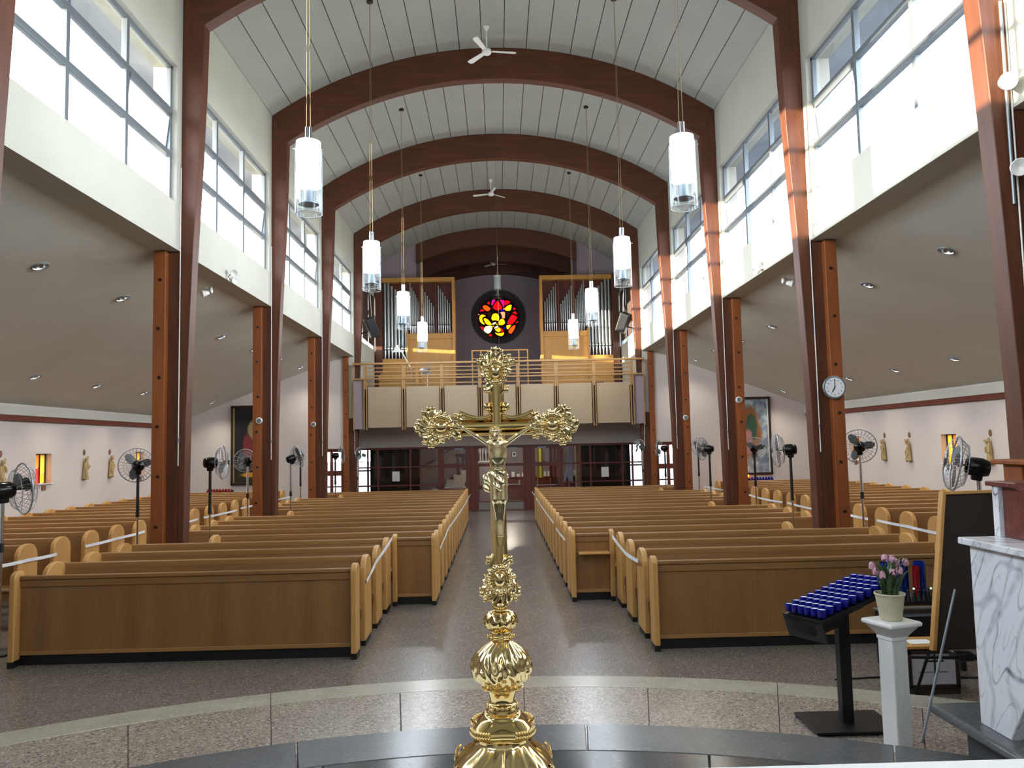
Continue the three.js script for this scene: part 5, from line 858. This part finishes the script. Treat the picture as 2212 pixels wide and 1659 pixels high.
// ---------------------------------------------------------------- right of the altar: ambo, easel, candle rack, flowers
{
  const a = thing('marble_ambo', 'white marble ambo with grey veins and red granite reading desk', 'ambo', [0, 0, 0]);
  mesh('platform', [rb(2.59, 4.3, 0.44, 0.50, -4.97, -3.3, 0.028, 'x', 0, 3)], M.slate, a); mesh('platform_riser', bx(2.74, 4.2, 0.155, 0.44, -4.82, -3.4, 'x'), std(0x4c5054, 0.5), a);
  mesh('body', uvm(ext(shp([[4.60, 0.5], [4.33, 0.5], [3.72, 1.51], [4.60, 1.51]].map(([z, y]) => [-z, y])), 1.05, 0.004).rotateY(-PIh).translate(3.75, 0, 0), 'y'), M.marble, a);
  mesh('ledge', [rb(2.655, 3.80, 1.51, 1.55, -4.65, -3.66, 0.008, 'x')], M.marble, a);
  mesh('front_slab', [rb(2.86, 3.66, 1.55, 1.862, -4.62, -4.565, 0.005)], M.marble, a);
  mesh('desk_side', uvm(ext(shp([[-4.565, 1.55], [-3.85, 1.55], [-3.85, 1.63], [-4.40, 1.845], [-4.565, 1.845]]), 0.04, 0.003).rotateY(-PIh).translate(2.93, 0, 0), 'z'), M.redGranite, a);
  mesh('desk_side', uvm(ext(shp([[-4.565, 1.55], [-3.85, 1.55], [-3.85, 1.63], [-4.40, 1.845], [-4.565, 1.845]]), 0.04, 0.003).rotateY(-PIh).translate(3.62, 0, 0), 'z'), M.redGranite, a);
  mesh('desk_lid', uvm(ext(shp([[-4.66, 1.845], [-4.40, 1.845], [-3.80, 1.61], [-3.80, 1.635], [-4.395, 1.872], [-4.66, 1.872]]), 0.82, 0.003).rotateY(-PIh).translate(3.67, 0, 0), 'z'), M.redGranite, a);
  const l = thing('side_lectern', 'wooden capped marble side lectern behind the ambo at the right edge', 'lectern', [3.78, 0, -5.55]);
  mesh('wooden_cap', rb(-0.22, 0.5, 1.93, 1.965, -0.18, 0.3, 0.008, 'x'), M.post, l); mesh('wooden_block', rb(-0.18, -0.02, 0.02, 1.93, -0.1, 0.1, 0.006), M.post, l); mesh('marble_pillar', rb(-0.02, 0.45, 0, 1.93, -0.12, 0.2, 0.008), M.marble, l);
}
{ // display board on a metal easel
  const b = thing('display_board', 'large dark brown board with light wooden edge leaning on the easel', 'board', [3.14, 0.56, -5.92], 0);
  b.rotation.set(-0.08, 0, 0.01, 'XYZ');
  mesh('panel', uvm(ext(shp([[0.03, 0.0], [0.86, 0.0], [0.86, 1.135], [0.235, 1.135]]), 0.036, 0.002).translate(0, 0, -0.018), 'y'), std(0x2c221d, 0.8), b); mesh('edge_strip', uvm(ext(shp([[0, 0], [0.03, 0], [0.235, 1.135], [0.88, 1.135], [0.88, 1.16], [0.209, 1.16]]), 0.05, 0.004).translate(0, 0, -0.025), 'y'), M.oakEnd, b);
  const e = thing('display_easel', 'thin grey metal easel holding the dark board', 'easel', [0, 0, 0]);
  mesh('leg', bar(V(2.68, 0.16, -5.24), V(3.28, 1.02, -5.80), 0.009, 10), M.alu, e); mesh('leg', bar(V(3.78, 0.0, -5.75), V(3.50, 1.25, -5.88), 0.012, 10), M.alu, e); mesh('leg', bar(V(3.25, 0.0, -6.45), V(3.46, 1.25, -6.02), 0.012, 10), M.blackSteel, e);
  mesh('clamp', rb(3.30, 3.42, 0.49, 0.55, -5.98, -5.84, 0.012), M.black, e); mesh('shelf_bar', bar(V(2.95, 0.53, -5.86), V(3.72, 0.50, -5.86), 0.012, 8), M.blackSteel, e);
}
{ // box stand with a framed sign
  const b = thing('wooden_sign_box', 'low wooden box with a framed cross sign on its side', 'box', [3.545, 0, -6.66]);
  mesh('top', rb(-0.24, 0.24, 0.375, 0.40, -0.30, 0.02, 0.006, 'x'), M.organWood, b); mesh('body', rb(-0.225, 0.225, 0.0, 0.375, -0.28, -0.0, 0.006), std(0x3e2d22, 0.6), b);
  mesh('frame', [rb(-0.215, -0.185, 0.06, 0.36, 0, 0.02, 0.004), rb(0.185, 0.215, 0.06, 0.36, 0, 0.02, 0.004), rb(-0.215, 0.215, 0.335, 0.36, 0, 0.02, 0.004), rb(-0.215, 0.215, 0.06, 0.085, 0, 0.02, 0.004)], std(0x2c1d15, 0.5), b);
  const cv = document.createElement('canvas'); cv.width = 256; cv.height = 192; const x = cv.getContext('2d'); x.fillStyle = '#c9c3c9'; x.fillRect(0, 0, 256, 192); x.fillStyle = '#14141a'; x.fillRect(132, 4, 11, 160); x.fillRect(86, 42, 104, 11);
  x.strokeStyle = '#3c3a44'; x.lineWidth = 3; x.beginPath(); x.moveTo(44, 116); for (let i = 0; i < 70; i++) x.lineTo(44 + i * 2.5, 118 - 7 * Math.abs(Math.sin(i * 0.9)) * (0.5 + 0.5 * Math.sin(i * 2.3))); x.stroke();
  const t = new THREE.CanvasTexture(cv); t.colorSpace = THREE.SRGBColorSpace; mesh('sign', new THREE.PlaneGeometry(0.37, 0.25).translate(0, 0.21, 0.006), std(0xffffff, 0.7, 0, { map: t }), b);
  single('paper_sheet', [bx(-0.10, 0.10, 0, 0.003, -0.07, 0.07)], M.paper, 'white sheet of paper lying on the wooden sign box', 'paper', [3.50, 0.401, -6.78]);
}
const cupG = lathe([[0.001, 0], [0.026, 0], [0.031, 0.055], [0.028, 0.055], [0.024, 0.006], [0.001, 0.006]], 18), waxG = cyl(0.0245, 0.0285, 0.044, 0, 0.007, 0, 16);
{ // black candle rack with blue votives
  const o = thing('candle_stand', 'black metal votive candle stand with sloping tray beside the white pedestal', 'candle stand', [2.33, 0.16, -5.56], 0);
  mesh('foot_plate', rb(-0.29, 0.29, 0.02, 0.035, -0.21, 0.21, 0.004), M.blackSteel, o); for (const [x, z] of [[-0.26, 0.2], [0.26, 0.2], [-0.26, -0.2], [0.26, -0.2]]) mesh('rubber_foot', cyl(0.02, 0.02, 0.02, x, 0, z, 10), M.black, o);
  mesh('post', rb(-0.038, 0.038, 0.03, 0.80, -0.04, 0.04, 0.004), M.blackSteel, o);
  const tl = 0.27, yaw = 0.30, T = new THREE.Matrix4().makeRotationFromEuler(new THREE.Euler(-0.06, yaw, tl, 'YXZ')).setPosition(-0.01, 0.86, 0);
  const tray = mesh('tray', rb(-0.34, 0.34, -0.035, -0.005, -0.20, 0.20, 0.004), M.blackSteel, o); tray.applyMatrix4(T);
  mesh('tray_apron', [bx(-0.34, -0.332, -0.16, 0, -0.2, 0.2), bx(-0.34, -0.1, -0.12, -0.03, -0.12, 0.12)], M.blackSteel, tray); mesh('support', bx(-0.10, 0.10, -0.08, -0.03, -0.1, 0.1), M.blackSteel, tray);
  const W = new THREE.Matrix4().makeTranslation(2.33, 0.16, -5.56).multiply(T); const r = rng(8); let first = null;
  for (let i = 0; i < 10; i++) for (let j = 0; j < 6; j++) {
    const p = V(-0.30 + i * 0.0668, 0.0, -0.168 + j * 0.0672).applyMatrix4(W), lab = `blue glass votive on the black stand, ${ORD[5 - j]} row, ${ORD[i].replace('front', 'first')} from low end`;
    if (!first) { first = thing('votive_candle', lab, 'candle', [p.x, p.y + 0.004, p.z], 0, 'blue votive candles on the black stand'); mesh('glass_cup', cupG, M.blueGlass, first); mesh('wax', waxG, M.wax, first); }
    else copy(first, [p.x, p.y + 0.004, p.z], r() * 6, lab, 'blue votive candles on the black stand');
  }
}
{ // white pedestal, pot and tulips
  const o = thing('white_pedestal', 'white fluted square pedestal carrying the flower pot', 'pedestal', [2.47, 0.16, -5.13], 0.32);
  mesh('shaft', rb(-0.06, 0.06, 0.0, 0.70, -0.06, 0.06, 0.004), M.whitePlastic, o);
  for (let i = 0; i < 13; i++) mesh('flute', rb(-0.055 + i * 0.0087, -0.0505 + i * 0.0087, 0.005, 0.69, 0.06, 0.0635, 0.0012), M.whitePlastic, o);
  mesh('capital', uvm(new THREE.CylinderGeometry(0.158, 0.088, 0.07, 4).rotateY(Math.PI / 4).translate(0, 0.745, 0), 'x'), M.whitePlastic, o); mesh('neck_band', rb(-0.066, 0.066, 0.69, 0.715, -0.066, 0.066, 0.005), M.whitePlastic, o);
  mesh('top_plate', rb(-0.13, 0.13, 0.78, 0.812, -0.13, 0.13, 0.014, 'x', 0, 3), M.whitePlastic, o);
  const py = 0.972, p = thing('flower_pot', 'cream clay pot of wilting pink tulips on the white pedestal', 'potted plant', [2.47, py, -5.13]);
  mesh('pot', lathe([[0.001, 0], [0.062, 0], [0.066, 0.006], [0.088, 0.155], [0.094, 0.158], [0.094, 0.170], [0.084, 0.170], [0.080, 0.14], [0.001, 0.14]], 32), painted(0xcfc6a6, 0.75), p); mesh('soil', cyl(0.079, 0.079, 0.012, 0, 0.138, 0, 20), std(0x2a2118, 0.95), p);
  const r = rng(31), green = phys(0x45603a, 0.6, { side: THREE.DoubleSide }), pink = phys(0xd9a8bc, 0.6, { side: THREE.DoubleSide, transmission: 0.15, thickness: 0 });
  const leafS = (L, w, bend) => { const g = new THREE.PlaneGeometry(w, L, 2, 10); const q = g.attributes.position; for (let i = 0; i < q.count; i++) { const t = (q.getY(i) + L / 2) / L, k = Math.sin(Math.PI * Math.min(1, t * 0.92 + 0.08)); q.setXYZ(i, q.getX(i) * k, L * t * (1 - 0.3 * bend * t * t), L * bend * t * t * 0.6 + Math.abs(q.getX(i)) * 0.4); } g.computeVertexNormals(); return g; };
  for (let i = 0; i < 24; i++) { const l = mesh('leaf', leafS(0.19 + r() * 0.13, 0.028 + r() * 0.014, 0.2 + r() * 0.7), green, p, (r() - 0.5) * 0.07, 0.145, (r() - 0.5) * 0.07); l.rotation.y = r() * 6.28; }
  const petal = (() => { const g = new THREE.SphereGeometry(0.024, 8, 6, 0, 1.6, 0.2, 1.9).scale(0.85, 1.35, 0.85); return g; })();
  [[-0.115, 0.33, 0.02], [-0.10, 0.30, 0.04], [-0.065, 0.275, 0.05], [-0.02, 0.375, 0.0], [0.02, 0.37, 0.02], [0.0, 0.29, 0.06], [0.045, 0.30, 0.05], [0.06, 0.34, -0.01], [0.105, 0.35, 0.02]].forEach(([x, y, z], i) => {
    const f = mesh('tulip_stem', tube([V(x * 0.25, 0.145, z * 0.3), V(x * 0.5, 0.2, z * 0.5), V(x * 0.9, y - 0.02, z), V(x, y, z)], 0.0028, 10, 5), green, p);
    for (let k = 0; k < 5; k++) { const m = mesh('petal', petal, pink, f, x, y + 0.012, z); m.rotation.set((r() - 0.5) * 1.6, k * 1.257 + r(), (r() - 0.5) * 1.4); }
  });
}
{ // blue and red glass candles on a black stand before the right front pew
  const o = thing('black_candle_table', 'low black stand with tall coloured glass candles before the front right pew', 'stand', [3.86, 0, -7.45]);
  mesh('top', rb(-0.34, 0.34, 0.60, 0.64, -0.18, 0.18, 0.006), M.black, o); mesh('shelf', rb(-0.34, 0.34, 0.50, 0.515, -0.19, 0.19, 0.004), M.alu, o); mesh('cabinet', rb(-0.33, 0.33, 0.26, 0.50, -0.17, 0.17, 0.006), M.black, o);
  for (const [x, z] of [[-0.31, -0.15], [0.31, -0.15], [-0.31, 0.15], [0.31, 0.15]]) mesh('leg', rb(x - 0.02, x + 0.02, 0, 0.26, z - 0.02, z + 0.02, 0.004), M.black, o);
  const jar = lathe([[0.001, 0], [0.05, 0], [0.054, 0.01], [0.054, 0.32], [0.050, 0.32], [0.048, 0.015], [0.001, 0.015]], 24), slim = lathe([[0.001, 0], [0.03, 0], [0.03, 0.29], [0.027, 0.29], [0.026, 0.01], [0.001, 0.01]], 20);
  const bg = phys(0x1440b8, 0.08, { transmission: 0.7, thickness: 0 }), rg = phys(0xd01028, 0.08, { transmission: 0.7, thickness: 0 });
  [[-0.20, -0.05, 'b', 'leftmost tall blue glass candle behind the flower pot'], [-0.05, -0.04, 'b', 'second tall blue glass candle behind the flower pot'], [0.12, -0.05, 'b', 'tall blue glass candle at the edge of the dark board'], [0.045, 0.03, 'r', 'slim red glass candle between two blue ones'], [-0.13, 0.05, 's', 'slim dark blue glass candle behind the flower pot']].forEach(([x, z, k, lb]) => {
    const c = thing('glass_candle', lb, 'candle', [3.80 + x, 0.64, -7.45 + z], 0, 'tall coloured glass candles'); mesh('glass_jar', k === 'b' ? jar : slim, k === 'r' ? rg : bg, c); mesh('wax', cyl(k === 'b' ? 0.046 : 0.025, k === 'b' ? 0.046 : 0.025, 0.10, 0, 0.016, 0, 16), M.wax, c);
  });
  [[-0.17, 0.10, 0xf2e6a0], [-0.02, 0.10, 0x7af0e0], [0.14, 0.10, 0x70ffc8]].forEach(([x, z, c], i) => { const l = thing('fairy_light', `tiny glowing fairy light before the coloured candles, ${['warm white', 'turquoise', 'green'][i]} one`, 'light', [3.80 + x, 0.64, -7.45 + z], 0, 'fairy lights before the candles'); mesh('stem', cyl(0.003, 0.003, 0.09, 0, 0, 0, 6), M.black, l); mesh('bulb', sph(0.008, 0, 0.096, 0), std(c, 0.4, 0, { emissive: c, emissiveIntensity: 4 }), l); });
  const r = rng(12); for (let i = 0; i < 9; i++) single('dark_figurine', [cyl(0.022, 0.004, 0.06 + r() * 0.05, 0, 0, 0, 8), sph(0.014, 0, 0.07 + r() * 0.03, 0, 1, 1, 1, 8, 6)], M.black, `tiny dark figurine before the coloured candles, ${ORD[i].replace('front', 'first')} from the left`, 'figurine', [3.60 + i * 0.048, 0.64, -7.31 + r() * 0.03], 'dark figurines on the candle table');
}
single('floor_cable', tube([V(2.9, 0.012, -7.1), V(3.5, 0.008, -7.15), V(4.2, 0.01, -7.05), V(5.4, 0.008, -7.1)], 0.008, 40, 6), M.black, 'black cable lying on the terrazzo behind the sign box', 'cable');
single('hanging_cable', [bar(V(0.02, 3.2, -20.6), V(0.02, 10.16, -20.6), 0.003, 5)], std(0x5a544c, 0.8), 'thin cable hanging from the vault in front of the rose window', 'cable');
single('hanging_microphone', [cyl(0.02, 0.014, 0.16, 0, 0, 0, 10)], M.black, 'slim microphone at the end of the hanging cable behind the crucifix', 'microphone', [0.02, 3.06, -20.6]);
struct('neighbour_building', [bx(-70, -60, -0.3, 8.6, -90, 70, 'z')], painted(0x9a948a), 'low neighbouring building outside the left windows', 'building');

scene.traverse(o => { if (o.isMesh) { o.castShadow = true; o.receiveShadow = true; } });
sun.castShadow = true;
renderer.render(scene, camera);
